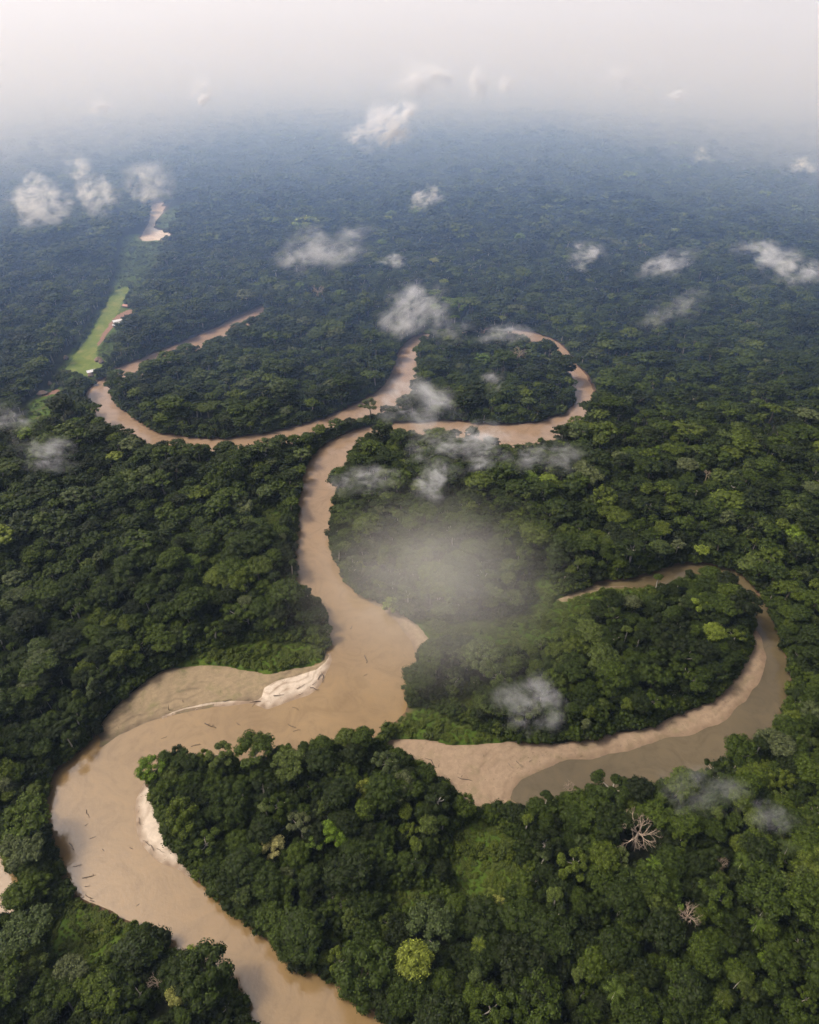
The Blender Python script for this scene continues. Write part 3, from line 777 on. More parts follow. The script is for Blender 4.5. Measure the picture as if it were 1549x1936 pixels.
# bushes: along every bank, over the scrub, in the forest gaps
def bushes():
    r = np.random.default_rng(17); out = []
    P = np.concatenate([jitter_grid(-640, 640, 60, 1330, 4.2), jitter_grid(-300, 320, 60, 640, 2.3), jitter_grid(-640, 200, 640, 1450, 4.5)]); P = P[in_wedge(P)]
    w = water_sd(P); s = multi_sd(P, SANDS)
    strip = np.min([sdist(P, L, 20.0) for L in (AIRSTRIP, YARD, CLEAR)], axis=0)
    g = multi_sd(P, SCRUBS); f = multi_sd(P, FIELDS)
    ok = (w > 1.2) & (s > .8) & (strip > 1)
    for x, y, *_ in houses: ok &= (np.hypot(P[:, 0] - x, P[:, 1] - y) > 8) & (np.hypot(P[:, 0] - x, P[:, 1] - y + 10) > 7)
    shore = ok & ((w < 11) | (s < 8) | ((g > 0) & (g < 7)) | ((strip > 0) & (strip < 5) & (r.uniform(size=len(P)) < .2)))
    open_ = ok & ((g < 0) | (f < 0)) & ~shore
    shore &= P[:, 1] < 1000
    for mask, lo, hi, dens, tb in ((shore & (g > 0), .45, 1.15, .80, .38), (open_ | (shore & (g <= 0)), .12, .46, .80, .615)):
        k = mask & (r.uniform(size=len(P)) < dens); Q = P[k]; n = len(Q)
        sz = r.uniform(lo, hi, n) * (1 + .25 * vnoise(Q / 25, 6))
        out.append((Q, sz, np.clip(tb + r.normal(size=n) * (.13 if tb < .5 else .05) + (.1 if tb < .5 else .03) * vnoise(Q / 30, 8), 0, .9 if tb < .5 else .66)))
    P2 = jitter_grid(-420, 420, 60, 560, 9.0); P2 = P2[in_wedge(P2)]
    k, _, _ = tree_filter(P2, np.full(len(P2), 5.0)); Q = P2[k]; n = len(Q)
    out.append((Q, r.uniform(.9, 1.7, n), np.clip(.2 + r.normal(size=n) * .12, 0, .6)))
    Q = np.concatenate([o[0] for o in out]); sz = np.concatenate([o[1] for o in out]); ti = np.concatenate([o[2] for o in out]); n = len(Q)
    S = np.stack([sz, sz, np.where(sz < .45, .55, 1.0) * sz * r.uniform(.8, 1.4, n)], 1)
    z = bank_profile(water_sd(Q))
    scatter('undergrowth', np.column_stack([Q, z]), r.integers(0, len(BUSH), n), np.stack([np.zeros(n), np.zeros(n), r.uniform(0, 6.28, n)], 1), S, ti, VBUSH,
            'green shrubs and undergrowth along the banks and over the clearings', 'shrubs')
bushes()

# ------------------------------------------------------------------ individual trees
for v in HI: pass
crown_me = [v[1].mesh('crown', [M_LEAF]) for v in HI]
trunk_me = [v[2].mesh('trunk', [M_PALE if v[4] else M_BARK]) for v in HI]
trunk_pale = [v[2].mesh('trunk', [M_PALE]) for v in HI]
bush_me = [v[1].mesh('crown', [M_LEAF]) for v in BUSH]

LANDMARK = [(at(1207,1576,17), 'the big bleached tree'), (at(1305,1726,17), 'the small bare tree'), (at(812,1752,15), 'the large grey green crown'),
    (at(660,1645,15), 'the huge dark olive crown'), (at(1255,1752,15), 'the very broad dark crown'), (at(516,1600,15), 'the cream blossom tree'),
    (at(336,1876,15), 'the yellow blossom tree'), (at(42,1752,12), 'the feathery wide crown'), (at(46,1600,12), 'the backwater umbrella crown'),
    (at(634,1452,15), 'the white forked trunk'), (at(900,1480,0), 'the beach corner'), (at(910,1600,2), 'the scrub hollow'), (at(170,1760,2), 'the green clearing by the bank'),
    (at(640,1818,12), 'the overhanging blue green tree'), (at(945,1712,12), 'the golden crown'), (at(1430,1750,15), 'the crooked palm'), (at(1366,1893,15), 'the palm by the hollow'),
    (at(1108,1818,12), 'the small bright round crown'), (at(280,1560,0), 'the pale sand crescent'), (at(470,1936,5), 'the lower river corner'), (at(1160,1882,15), 'the low palm'),
    (at(300,1300,0), 'the brown sandbank'), (at(483,1396,12), 'the promontory tip tree'), (at(1250,1480,10), 'the lagoon mouth mist'), (at(1520,1900,10), 'the dim forest corner')]
NUM = ['touching', 'one crown', 'two crowns', 'three crowns', 'four crowns', 'five crowns', 'six crowns', 'seven crowns', 'eight crowns', 'nine crowns', 'ten crowns', 'a dozen crowns']
def tintword(t):
    return ('blackish green' if t < .13 else 'dark green' if t < .23 else 'deep green' if t < .33 else 'mid green' if t < .45 else 'fresh green' if t < .58 else
            'light olive' if t < .66 else 'grey green' if t < .80 else 'bright green' if t < .9 else 'yellowish')
STW = {'mast': 'small headed white trunked', 'dome': 'domed', 'lumpy': 'lumpy', 'flat': 'flat topped', 'tall': 'narrow', 'open': 'airy', 'bush': 'bushy'}
def label_for(x, y, s, st, t, used):
    px, py, _ = proj(np.array([x]), np.array([y]), 14.0)
    ds = sorted(((np.hypot(l[0][0] - x, l[0][1] - y), l) for l in LANDMARK), key=lambda a: a[0])
    szw = 'small' if s < .72 else 'medium' if s < 1.05 else 'large'
    for dd, l in ds[:12]:
        lx, ly, _ = proj(l[0][0], l[0][1], l[0][2]); dx, dy = float(px[0] - lx), float(py[0] - ly)
        ang = math.degrees(math.atan2(dy, dx)) % 360
        dirw = ['clockwise past three from', 'diagonally down from', 'straight below', 'down and across from', 'level across from', 'up and across from', 'straight above', 'diagonally up from'][int((ang + 22.5) // 45) % 8]
        if dirw == 'clockwise past three from': dirw = 'along the row from'
        nn = NUM[min(11, int(round(dd / 11)))]
        lab = '%s %s %s tree %s %s %s' % (szw, tintword(t), STW[st], nn, dirw, l[1])
        if nn == 'touching': lab = '%s %s %s tree touching %s' % (szw, tintword(t), STW[st], l[1])
        if lab not in used and len(lab.split()) < 17: break
    if len(lab.split()) > 16: lab = lab.split(' ', 1)[1]
    if len(lab.split()) > 16: lab = lab.replace('small headed ', '')
    used.add(lab)
    return lab

GROUPT = 'rainforest trees of the near canopy'
used = set()
def place_tree(x, y, z, sx, sy, sz, rot, vi, ti, label, pale=False):
    e = link('rainforest_tree', None); e.location = (x, y, z); e.rotation_euler = rot; e.scale = (sx, sy, sz)
    tag(e, label, 'tree', GROUPT)
    t = link('trunk', trunk_pale[vi] if pale else trunk_me[vi], e)
    c = link('crown', crown_me[vi], e); c['tint'] = float(ti)
    return e
for i in ind:
    st = HI[pick[i]][0]
    place_tree(P[i, 0], P[i, 1], gzt, *size[i], rot[i], int(pick[i]), tint[i], label_for(P[i, 0], P[i, 1], size[i, 0], st, tint[i], used))
rs = np.random.default_rng(77)
for x, y, s, st, ti, lab, rp in specials:
    if st == 'bush':
        e = link('rainforest_tree', None); e.location = (x, y, 1.2); e.scale = (s * 1.5, s * 1.5, s * 2.0); tag(e, lab, 'tree', GROUPT)
        c = link('crown', bush_me[0], e); c['tint'] = ti; continue
    cand = [k for k, v in enumerate(HI) if v[0] == st]; vi = int(rs.choice(cand))
    place_tree(x, y, gzt, s, s, .55 + .45 * s, (0, 0, float(rs.uniform(0, 6.28))), vi, ti, lab, True)

# ------------------------------------------------------------------ dead trees
def dead_tree(seed):
    r = np.random.default_rng(seed); tr, br = MB(), []
    tube(tr, [(0, 0, -.4), (.2, .1, 6), (.1, -.1, 11.5)], [.55, .42, .34], 7)
    mb = MB()
    def grow(p, d, L, rad, lev):
        d = d / np.linalg.norm(d); q = p + d * L * .5 + r.normal(size=3) * L * .05; e = p + d * L
        tube(mb, [p, q, e], [rad, rad * .8, rad * .6], 5 if lev < 2 else 4)
        if lev >= 4: return
        for k in range(3 if lev < 3 else 2):
            nd_ = d + r.normal(size=3) * .50 + np.array([0, 0, .10]); grow(e if k else q, nd_, L * r.uniform(.58, .78), rad * .56, lev + 1)
    n = 6
    for k in range(n):
        a = 2 * math.pi * k / n + r.uniform(-.3, .3)
        grow(np.array([.1, -.1, 11.2 + r.uniform(-1.5, .3)]), np.array([math.cos(a), math.sin(a), r.uniform(.45, 1.2)]), r.uniform(2.4, 3.2), .22, 0)
    return tr.mesh('trunk', [M_DEAD]), mb.mesh('branches', [M_DEAD])
for x, y, s, sd0, lab in deads:
    tm, bm_ = dead_tree(sd0); e = empty('dead_tree', (x, y, 1.3), rs.uniform(0, 6), s)
    e.scale = (s, s, .55 + .55 * s) if s > .6 else (s, s, 1.1)
    tag(e, lab, 'tree', 'bare dead trees'); link('trunk', tm, e); link('branches', bm_, e)

# ------------------------------------------------------------------ palms
def frond_mesh():
    mb = MB(); n = 9; L = 4.6; pts = []
    for i in range(n + 1):
        t = i / n; pts.append(np.array([L * t * (1 - .12 * t), 0, 1.6 * math.sin(t * 2.2) - 1.7 * t * t]))
    V, Fq, vals = [], [], []
    for i in range(n):
        for s in (-1, 1):
            w = 1.15 * math.sin(math.pi * (i + .8) / (n + .9)); a, b = pts[i], pts[i + 1]; m_ = a * .45 + b * .55
            k = len(V)
            V += [a, m_, m_ + np.array([.35, s * w, -.38 * w])]; Fq.append([k, k + 1, k + 2] if s > 0 else [k, k + 2, k + 1]); vals.append(random.uniform(.8, 1.3))
    mb.add(V, Fq, np.array(vals), 0, False)
    tube(mb, pts[::3], [.06, .05, .04, .02], 4, .9, 0, False)
    return mb.mesh('frond', [M_LEAF])
fm = frond_mesh()
tbp = MB(); tube(tbp, [(0, 0, -.4), (.3, .1, 6), (.1, .3, 12), (0, 0, 17)], [.22, .17, .15, .13], 7); palm_trunk = tbp.mesh('trunk', [M_PALE])
for i, (x, y, lab) in enumerate(palms):
    e = empty('palm_tree', (x, y, 1.3), rs.uniform(0, 6), rs.uniform(.95, 1.2)); tag(e, 'star shaped palm ' + lab, 'palm', 'palms rising through the canopy')
    link('trunk', palm_trunk, e); nf = 11; ti = float(rs.uniform(.5, .9))
    for k in range(nf):
        f = link('frond', fm, e, (0, 0, 16.9)); f.rotation_euler = (0, -rs.uniform(-.35, .75), 2 * math.pi * k / nf + rs.uniform(-.15, .15)); f['tint'] = ti

# ------------------------------------------------------------------ village houses
def hut(L, Wd):
    wall, roof, door = MB(), MB(), MB()
    box(wall, (-L * .38, -Wd * .36, 0), (L * .38, Wd * .36, 2.2)); box(door, (-.5, -Wd * .36 - .04, 0), (.5, -Wd * .36 + .02, 1.8))
    n = 14; V = [(L * .5 * math.cos(2 * math.pi * k / n), Wd * .5 * math.sin(2 * math.pi * k / n), 1.9 + random.uniform(-.12, .12)) for k in range(n)]
    V += [(L * .26 * math.cos(2 * math.pi * k / n), Wd * .2 * math.sin(2 * math.pi * k / n), 4.0) for k in range(n)]
    V += [(-L * .16, 0, 5.0), (L * .16, 0, 5.0)]
    Fq = [[k, (k + 1) % n, n + (k + 1) % n, n + k] for k in range(n)]; roof.add(V, Fq, 1, 0, True)
    k0 = roof.n - len(V)
    T = []
    for k in range(n):
        ap = 2 * n + (1 if math.cos(2 * math.pi * (k + .5) / n) > 0 else 0); T.append([n + k, n + (k + 1) % n, ap])
    T += [[n + n // 4, 2 * n, 2 * n + 1], [n + 3 * n // 4, 2 * n + 1, 2 * n]]
    roof.f.append(np.array(T) + k0); roof.a.append(np.ones(len(T))); roof.m.append(np.zeros(len(T))); roof.sm.append(np.full(len(T), True)); roof.v.append(np.zeros((0, 3)))
    return wall, roof, door
def gable(L, Wd):
    wall, door = MB(), MB()
    box(wall, (-L / 2 + .5, -Wd / 2 + .5, 0), (L / 2 - .5, Wd / 2 - .5, 2.6)); box(door, (-.5, -Wd / 2 + .44, 0), (.5, -Wd / 2 + .52, 2.0))
    roofs = []
    for s in (-1, 1):
        m = MB(); n = int(L / 1.0)
        for k in range(n):
            x0, x1 = -L / 2 + k * L / n, -L / 2 + (k + 1) * L / n - .03; h = .04 * (k % 2)
            m.add([(x0, s * Wd / 2, 2.4 + h), (x1, s * Wd / 2, 2.4 + h), (x1, 0, 4.0 + h), (x0, 0, 4.0 + h), (x0, s * Wd / 2, 2.32 + h), (x1, s * Wd / 2, 2.32 + h), (x1, 0, 3.92 + h), (x0, 0, 3.92 + h)],
                  [[0, 1, 2, 3], [4, 7, 6, 5], [0, 4, 5, 1], [0, 3, 7, 4], [1, 5, 6, 2]], 1, 0, False)
        roofs.append(m)
    return wall, roofs, door
for x, y, kd, L, Wd, dg, lab in houses:
    e = empty('thatched_hut' if kd == 'hut' else 'village_house', (x, y, 1.66), R(dg)); tag(e, lab, 'hut' if kd == 'hut' else 'house', 'huts and houses of the village')
    if kd == 'hut':
        w_, r_, d_ = hut(L, Wd); link('wall', w_.mesh('wall', [M_PLANK]), e); link('roof', r_.mesh('roof', [M_THATCH]), e); link('door', d_.mesh('door', [M_DARK]), e)
    else:
        w_, rr_, d_ = gable(L, Wd); link('wall', w_.mesh('wall', [M_PLANK]), e)
        for q in rr_: link('roof_slope', q.mesh('roof_slope', [M_METAL if kd == 'metal' else M_RED]), e)
        link('door', d_.mesh('door', [M_DARK]), e)

# ------------------------------------------------------------------ driftwood
LOGS = [ # x1,y1,x2,y2, z, pale, label
 (169,1586,184,1581,0,0,'short forked log adrift below the pale sand crescent'),(130,1593,142,1607,0,0,'V shaped snag standing in the shallow bend'),(193,1605,199,1610,0,0,'tiny three armed snag in mid river'),
 (137,1639,158,1634,0,0,'cluster of dark branches awash below the V shaped snag'),(154,1661,184,1654,0,0,'arched branch awash with trailing twigs'),(160,1676,172,1675,0,0,'small dark tangle under the arched branch'),
 (142,1694,162,1697,0,0,'root ball lying against the near bank'),(160,1691,178,1700,0,0,'straight dark log pointing out from the near bank'),(258,1713,264,1709,0,0,'short stick alone in the open lower river'),(170,1702,180,1705,0,0,'stub of wood beneath the straight dark log'),
 (163,1530,170,1548,0,0,'thin curved branch floating in the upper bend'),(160,1562,168,1556,0,0,'small twig below the thin curved branch'),(245,1602,252,1606,0,0,'dark stub just off the sand crescent'),
 (477,1337,484,1327,0,0,'short log standing off the white sand'),(516,1316,540,1313,.9,0,'dark log resting on the white sand'),(560,1303,578,1293,.9,1,'slanting dry branch on the white sand'),
 (564,1314,576,1310,.8,0,'thick short log at the lower rim of the white sand'),(585,1300,606,1304,.5,0,'pointed log jutting from the white sand into the river'),(612,1276,608,1293,.4,0,'log leaning down the tip of the sandbank'),(590,1296,600,1288,.8,0,'forked dry stick near the sandbank tip'),(600,1286,614,1268,.5,1,'long dry trunk on the rim of the sandbank tip'),
 (552,1337,567,1342,0,0,'floating log with a knobbed end off the white sand'),(304,1397,318,1392,0,0,'floating snag with a round head in mid channel'),(360,1412,383,1407,0,0,'low dark log half sunk near the promontory'),(386,1367,410,1378,0,0,'branching log drifting under the sandbank'),
 (447,1366,456,1372,0,0,'small slanted log drifting beside the leafy tree top'),(544,1369,561,1378,0,0,'thin log above its darker twin'),(553,1383,570,1379,0,0,'thick dark log drifting by the promontory'),(321,1342,329,1322,.4,0,'upright dead branch stuck in the sandbank edge'),(347,1327,349,1318,.4,0,'shorter upright stick on the sandbank edge'),
 (420,1326,440,1323,.3,0,'thin dark log along the sandbank waterline'),(495,1326,470,1328,.3,0,'log aligned with the waterline by the white sand'),
 (689,1238,695,1256,0,0,'hairline branch drifting in the wide bend'),(687,1279,696,1273,0,0,'short floating stick in the wide bend'),(662,1190,668,1182,0,0,'twig adrift above the wide bend'),(558,966,570,973,.2,0,'fallen trunk at the upper bank'),(566,1115,576,1118,.2,0,'broken log below the bank trees'),(571,912,580,908,.2,0,'pale log on the upper red bank'),
 (263,1545,266,1562,.6,0,'dark stick lying along the sand crescent'),(275,1590,285,1600,.6,0,'chunky log in the middle of the sand crescent'),(296,1604,312,1614,.7,1,'broken pale trunk on the sand crescent'),(286,1598,292,1610,.6,0,'dark stump on the lower sand crescent'),
 (800,1432,838,1456,.5,0,'long dark log along the edge of the beach corner'),(855,1466,905,1482,.4,0,'second long dark log following the beach edge'),(975,1438,990,1452,.7,1,'dry log lying across the wide beach'),(960,1442,972,1454,.7,1,'dry stick parallel to the log on the beach'),
 (1000,1440,1008,1436,.7,1,'short bleached stick on the beach')]
def log_geo(L, r, knob):
    mb = MB(); pts = [np.array([-L / 2, 0, 0]), np.array([-L / 6, r.normal() * .05 * L, .02 * L]), np.array([L / 6, r.normal() * .05 * L, .03 * L]), np.array([L / 2, r.normal() * .04 * L, 0])]
    rd = min(.30, max(.13, L * .032)); tube(mb, pts, [rd * 1.15, rd, rd * .8, rd * .4], 7)
    bb = []
    for k in range(int(r.integers(2, 5))):
        t = r.uniform(.2, .95); p = pts[0] * (1 - t) + pts[3] * t; d = np.array([r.uniform(-.3, .8), r.choice([-1, 1]) * r.uniform(.4, 1), r.uniform(.1, .7)]) * L * r.uniform(.12, .28)
        m = MB(); tube(m, [p, p + d * .6 + r.normal(size=3) * .08 * L * .3, p + d], [rd * .5, rd * .35, rd * .15], 5); bb.append(m)
    root = MB(); iv, if_ = ico(1); root.add(pts[0] + iv * rd * (1.6 if knob else 1.25) * (1 + .35 * vnoise(iv * 1.5, int(r.integers(999))))[:, None] * np.array([.6, 1.1, 1.0]), if_, 1, 0, True)
    for k in range(5):
        a = 2 * math.pi * k / 5; tube(root, [pts[0], pts[0] + np.array([-.4, math.cos(a), math.sin(a)]) * rd * 2.6], [rd * .35, rd * .1], 4)
    return mb, bb, root
for i, (x1, y1, x2, y2, z, pale, lab) in enumerate(LOGS):
    a, b = at(x1, y1, z), at(x2, y2, z); c = (a + b) / 2; L = max(1.8, np.linalg.norm(b - a)); r = np.random.default_rng(1000 + i)
    up = 'upright' in lab
    L *= .82
    e = empty('driftwood_log', (c[0], c[1], z + (.0 if z == 0 else .2)), math.atan2(b[1] - a[1], b[0] - a[0])); tag(e, lab, 'log', 'driftwood in the river and on the sand')
    if up:
        a = at(x1, y1, .3); Lz = 5.5 if x1 < 340 else 3.0; e.location = (a[0], a[1], .3 + Lz / 2 - .3); e.rotation_euler = (0, R(-80), R(20)); L = Lz
    mt = M_LOGP if pale else M_LOG
    mb, bb, root = log_geo(L, r, i % 3 == 0)
    link('stem', mb.mesh('stem', [mt]), e); link('root', root.mesh('root', [mt]), e)
    for m in bb: link('branch', m.mesh('branch', [mt]), e)

# small bush standing in the river
p = at(763, 1300, 0); e = empty('river_bush', (p[0], p[1], -.3), .4, .42); tag(e, 'little leafy bush standing in the river by the wooded point', 'bush')
c = link('crown', bush_me[1], e); c['tint'] = .5
tb = MB(); tube(tb, [(0, 0, -.5), (.3, .1, 1.5)], [.3, .15], 6); link('trunk', tb.mesh('trunk', [M_LOG]), e)
# debris flecks on the sand: too many to name
def debris():
    r = np.random.default_rng(55); mb = MB(); n = 0
    for L, cnt, zz in ((WHITESAND, 60, .95), (CRESCENT, 45, .8), (BEACH, 160, .9), (SANDBAR, 40, .75)):
        lo, hi = L.min(0), L.max(0); Q = r.uniform(lo, hi, (cnt * 6, 2)); s = sdist(Q, L, 20.0); w = water_sd(Q)
        Q = Q[(s < -.5) & (w > .5)]; w = water_sd(Q); Q = Q[np.argsort(np.abs(w - r.choice([1.5, 5, 16], len(Q))))[:cnt]]; w = water_sd(Q)
        for p, ww in zip(Q, w):
            l = r.uniform(.3, 1.3); a = r.uniform(0, 6.28); z = min(ww * .07, zz) + .12
            tube(mb, [(p[0], p[1], z), (p[0] + l * math.cos(a), p[1] + l * math.sin(a), z + .1)], [.09, .05], 4)
    o = link('driftwood_litter', mb.mesh('driftwood_litter', [M_LOG])); tag(o, 'scattered sticks and dark debris lying over the sandbanks', 'debris', kind='stuff')
debris()

# ------------------------------------------------------------------ haze and clouds
def haze():
    mb = MB(); S = 17500.0; top = 378.0
    box(mb, (-S, -S, -3.5), (S, S, top))
    m = bpy.data.materials.new('haze'); m.use_nodes = True; nt = m.node_tree; nt.nodes.clear()
    o = nd(nt, 'ShaderNodeOutputMaterial'); v = nd(nt, 'ShaderNodeVolumePrincipled')
    v.inputs['Color'].default_value = HAZE_COLOR; v.inputs['Density'].default_value = HAZE_DENSITY
    v.inputs['Absorption Color'].default_value = (1, 1, 1, 1); v.inputs['Anisotropy'].default_value = 0.2
    nt.links.new(v.outputs[0], o.inputs['Volume'])
    ob = link('haze', mb.mesh('haze', [m])); tag(ob, 'pale bluish haze thickening towards the horizon over the forest', 'haze', kind='stuff')
haze()

def fog_bank(name, y0, bow, top, dens, col, label):
    """closed body of fog whose front bows towards us at the sides and leans away with height"""
    mb = MB(); n = 24; S = 17000.0; V = []
    xs = np.linspace(-9000, 9000, n)
    for k, (z, lean) in enumerate(((-2.6 - y0 * 1e-4, 0.0), (top, 500.0))):
        for x in xs: V.append((x, y0 - bow * (math.sqrt(1 + (x / 1000.0) ** 2) - 1) * 1000 + lean, z))
        for x in xs: V.append((x, S, z))
    V = np.array(V); V[:, 1] = np.maximum(V[:, 1], -9000)
    Fq = []
    for i in range(n - 1):
        a, b, c, d = i, i + 1, n + i + 1, n + i; o = 2 * n
        Fq += [[a, d, c, b], [a + o, b + o, c + o, d + o], [a, b, b + o, a + o], [d, d + o, c + o, c]]
    Fq += [[0, 2 * n, 3 * n, n], [n - 1, 2 * n - 1, 4 * n - 1, 3 * n - 1]]
    mb.add(V, Fq, 1, 0, False)
    m = bpy.data.materials.new('fog'); m.use_nodes = True; nt = m.node_tree; nt.nodes.clear()
    o = nd(nt, 'ShaderNodeOutputMaterial'); v = nd(nt, 'ShaderNodeVolumePrincipled')
    v.inputs['Color'].default_value = col; v.inputs['Density'].default_value = dens
    v.inputs['Absorption Color'].default_value = (1, 1, 1, 1); v.inputs['Anisotropy'].default_value = 0.2
    nt.links.new(v.outputs[0], o.inputs['Volume'])
    tag(link(name, mb.mesh(name, [m])), label, 'fog', kind='stuff')
fog_bank('mist', 560, .30, 300, .00072, (.34, .54, 1, 1), 'thin blue mist settling over the forest past the river loops')
fog_bank('fog', 1500, 1.6, 330, .00062, (.66, .80, 1, 1), 'pale fog thickening over the distant forest')
fog_bank('fog', 2300, 2.2, 345, .0010, (.99, .985, .98, 1), 'white fog swallowing the forest at the horizon')

def cloud(seed, x, y, wx, wy, dens, label, alt=95.0, tilt=0.0, grp='wisps of low cloud over the forest', soft=False):
    r = np.random.default_rng(seed)
    c = at(x, y, alt); _, _, zc = proj(c[0], c[1], alt)
    rx = wx * .5 / PPM(zc); rz = min(wy * .5 / PPM(zc), 62.0) if alt < 150 else wy * .5 / PPM(zc)
    rz = min(rz, alt - 22, 360 - alt)
    ry = max(rz, rx * (.55 if not soft else 1.05))
    e_seen = rz
    mb = MB(); iv, if_ = ico(3)
    mb.add(iv * np.array([rx, ry, rz]) * (1 + .06 * vnoise(iv, seed))[:, None], if_, 1, 0, True)
    m = bpy.data.materials.new('cloud_vapour'); m.use_nodes = True; nt = m.node_tree; nt.nodes.clear(); L = nt.links
    out = nd(nt, 'ShaderNodeOutputMaterial'); v = nd(nt, 'ShaderNodeVolumePrincipled'); v.inputs['Anisotropy'].default_value = .0
    v.inputs['Color'].default_value = (.99, .985, .98, 1) if not soft else (1, .95, .86, 1); v.inputs['Absorption Color'].default_value = (1, 1, 1, 1)
    tc = nd(nt, 'ShaderNodeTexCoord'); gm = (rx * ry * rz) ** (1 / 3) * .9
    iso = nd(nt, 'ShaderNodeMapping'); iso.inputs['Scale'].default_value = (.8 / gm, 1 / gm, 1 / gm); L.new(tc.outputs['Object'], iso.inputs[0])
    mp = nd(nt, 'ShaderNodeMapping'); mp.inputs['Scale'].default_value = (1 / rx, 1 / ry, 1 / rz); L.new(tc.outputs['Object'], mp.inputs[0])
    nz = nd(nt, 'ShaderNodeTexNoise'); nz.inputs['Scale'].default_value = 1.15; nz.inputs['Detail'].default_value = 4.0
    of = nd(nt, 'ShaderNodeVectorMath', operation='ADD'); of.inputs[1].default_value = tuple(r.uniform(0, 40, 3)); L.new(iso.outputs[0], of.inputs[0]); L.new(of.outputs[0], nz.inputs['Vector'])
    sb = nd(nt, 'ShaderNodeVectorMath', operation='SUBTRACT'); sb.inputs[1].default_value = (.5, .5, .5); L.new(nz.outputs['Color'], sb.inputs[0])
    sc = nd(nt, 'ShaderNodeVectorMath', operation='SCALE'); sc.inputs['Scale'].default_value = 3.4 if not soft else 2.3; L.new(sb.outputs[0], sc.inputs[0])
    ad = nd(nt, 'ShaderNodeVectorMath', operation='ADD'); L.new(mp.outputs[0], ad.inputs[0]); L.new(sc.outputs[0], ad.inputs[1])
    ln = nd(nt, 'ShaderNodeVectorMath', operation='LENGTH'); L.new(ad.outputs[0], ln.inputs[0])
    f1 = nd(nt, 'ShaderNodeMapRange'); f1.inputs[1].default_value = .86 if not soft else 1.0; f1.inputs[2].default_value = .25 if not soft else .0; L.new(ln.outputs['Value'], f1.inputs[0])
    l2 = nd(nt, 'ShaderNodeVectorMath', operation='LENGTH'); L.new(mp.outputs[0], l2.inputs[0])
    f2 = nd(nt, 'ShaderNodeMapRange'); f2.inputs[1].default_value = 1.0; f2.inputs[2].default_value = .6 if not soft else .0; L.new(l2.outputs['Value'], f2.inputs[0])
    if soft: f2.interpolation_type = 'SMOOTHERSTEP'
    n2 = nd(nt, 'ShaderNodeTexNoise'); n2.inputs['Scale'].default_value = 2.4; n2.inputs['Detail'].default_value = 8; n2.inputs['Roughness'].default_value = .74; n2.inputs['Distortion'].default_value = .7
    st_ = nd(nt, 'ShaderNodeMapping'); st_.inputs['Scale'].default_value = (.85, 1.0, 1.2); st_.inputs['Rotation'].default_value = tuple(r.uniform(-.7, .7, 3)); L.new(of.outputs[0], st_.inputs[0])
    L.new(st_.outputs[0], n2.inputs['Vector'])
    f3 = nd(nt, 'ShaderNodeMapRange'); f3.inputs[1].default_value = .46 if not soft else .18; f3.inputs[2].default_value = .64 if not soft else .80; L.new(n2.outputs['Fac'], f3.inputs[0])
    a = nd(nt, 'ShaderNodeMath', operation='MULTIPLY'); L.new((f2 if soft else f1).outputs[0], a.inputs[0]); L.new(f2.outputs[0], a.inputs[1])
    b = nd(nt, 'ShaderNodeMath', operation='MULTIPLY'); L.new(a.outputs[0], b.inputs[0]); L.new(f3.outputs[0], b.inputs[1])
    k = nd(nt, 'ShaderNodeMath', operation='MULTIPLY'); L.new(b.outputs[0], k.inputs[0]); k.inputs[1].default_value = dens * (17.0 if not soft else 7.0) / (rx + rz)
    L.new(k.outputs[0], v.inputs['Density']); L.new(v.outputs[0], out.inputs['Volume'])
    o = link('cloud', mb.mesh('cloud', [m]), loc=tuple(c)); o.rotation_euler = (0, R(tilt), 0)
    tag(o, label, 'cloud', grp)
    return o
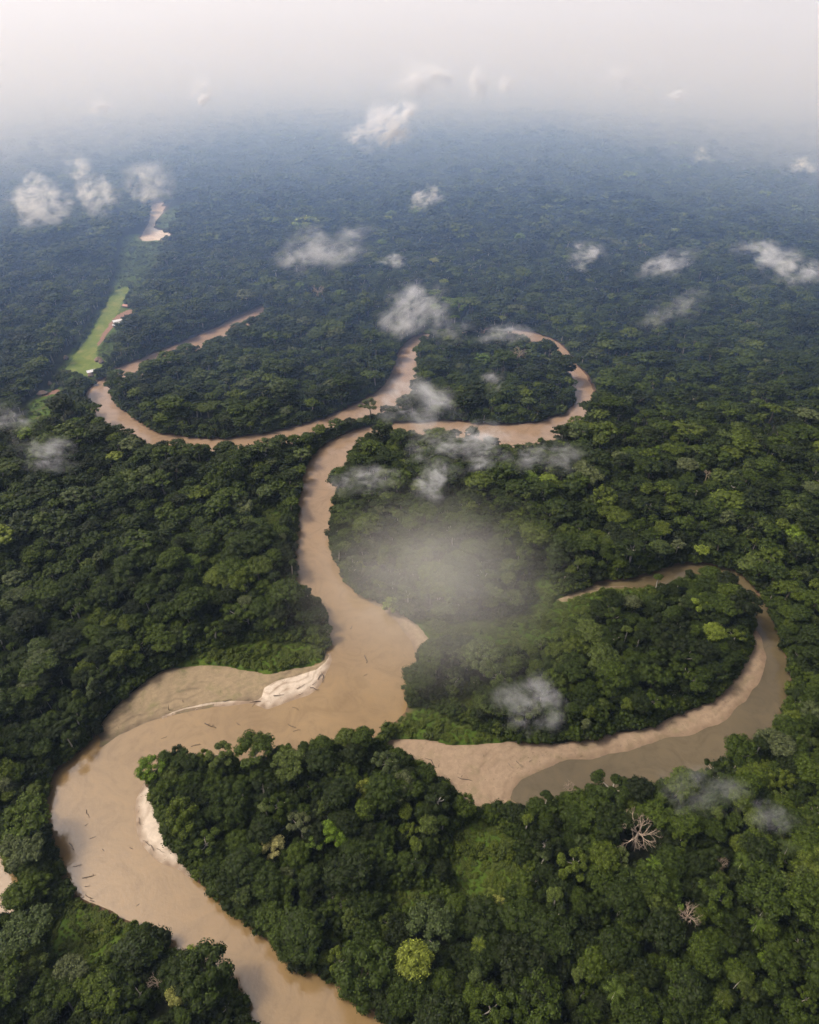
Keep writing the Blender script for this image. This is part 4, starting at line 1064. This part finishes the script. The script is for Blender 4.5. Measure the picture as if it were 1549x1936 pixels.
CLOUDS = [
 (75,388,150,90,1.3,'bright white cloud puff beyond the airstrip',-12),(186,372,90,90,.8,'soft cloud tail beside the bright white puff',-30),(148,318,60,60,.7,'small cloud tuft above the bright puff',0),(62,340,56,48,.6,'faint tuft over the bright puff',-20),
 (278,385,110,100,.6,'thin veil of cloud over the distant river bend',-30),(192,202,66,38,1.0,'tiny white cloud in the pale haze, low and flat',-8),(382,172,56,56,1.1,'little upright white cloud in the pale haze',-40),
 (735,235,130,100,1.4,'billowing white cloud far over the middle forest',-30),(680,255,90,46,.5,'trailing veil at the foot of the billowing cloud',-10),(795,150,150,70,1.2,'wide hazy cloud bank near the horizon',-10),(902,157,50,66,.9,'narrow upright cloud near the horizon',0),(957,158,36,46,.8,'small puff next to the narrow upright cloud',0),
 (1170,150,100,50,.8,'flat hazy cloud by the horizon',0),(1283,181,50,26,1.0,'tiny bright cloudlet by the horizon',0),(610,474,230,100,.6,'ragged lilac wisp over the blue forest',-12),(745,492,70,34,.4,'faint scrap beside the ragged lilac wisp',0),(805,372,80,54,.7,'small wisp in the centre of the blue forest',-15),
 (1262,500,120,60,.6,'slanting wisp over the dark middle forest',-25),(1476,500,200,74,1.1,'long white wisp near the edge of the far forest',18),(1525,312,70,36,.8,'small cloud in the bluish distance',0),(1272,588,150,80,.4,'thin slanting veil above the plain forest',-28),(1332,292,50,40,.5,'dim wisp in the bluish distance',0),
 (778,592,160,140,1.2,'thick white wisp where the far river turns',-35),(793,772,190,130,1.1,'mist drifting over the neck between the river arms',10),(955,632,130,56,.5,'mist skimming the top of the far loop',0),(850,625,120,60,.4,'faint mist over the trees of the far loop',0),
 (880,850,230,110,1.3,'thick band of mist below the far river loop',-10),(1040,860,200,80,.5,'thin tail of the mist band',0),(818,910,80,110,.8,'tongue of mist hanging down from the band',20),(690,905,150,80,.55,'pale veil over the river bank trees',0),
 (86,858,130,100,.9,'soft round mist patch over the dark forest',15),(18,792,110,80,.5,'dim mist at the forest edge past the lone hut',0),(1003,1330,150,150,.7,'rising mist in the wooded peninsula',30),(1320,1492,210,110,.30,'brownish thin mist at the lagoon mouth',10),(1455,1545,130,80,.3,'faint mist above the dim forest',0),(1112,482,90,70,.5,'hazy scrap over the forest',0),(935,715,60,60,.35,'tiny curl of mist inside the far loop',-35)]
for i, (x, y, wx, wy, dn, lab, tl) in enumerate(CLOUDS):
    cloud(2000 + i, x, y - (34 if i == 4 else 0), wx * 1.15, wy * 1.05, dn * (.30 if y > 560 else .6 if y > 290 else .85), lab, alt=70.0 if y > 560 else 95.0 if y > 290 else 235.0, tilt=tl)
cloud(2100, 815, 1100, 820, 700, .38, 'large glowing veil of mist over the trees by the wide bend', alt=75.0, soft=True)
print('trees', len(B1[0]), len(B2[0]), len(B3[0]), 'tiles', len(T), 'objects', len(COL.objects))
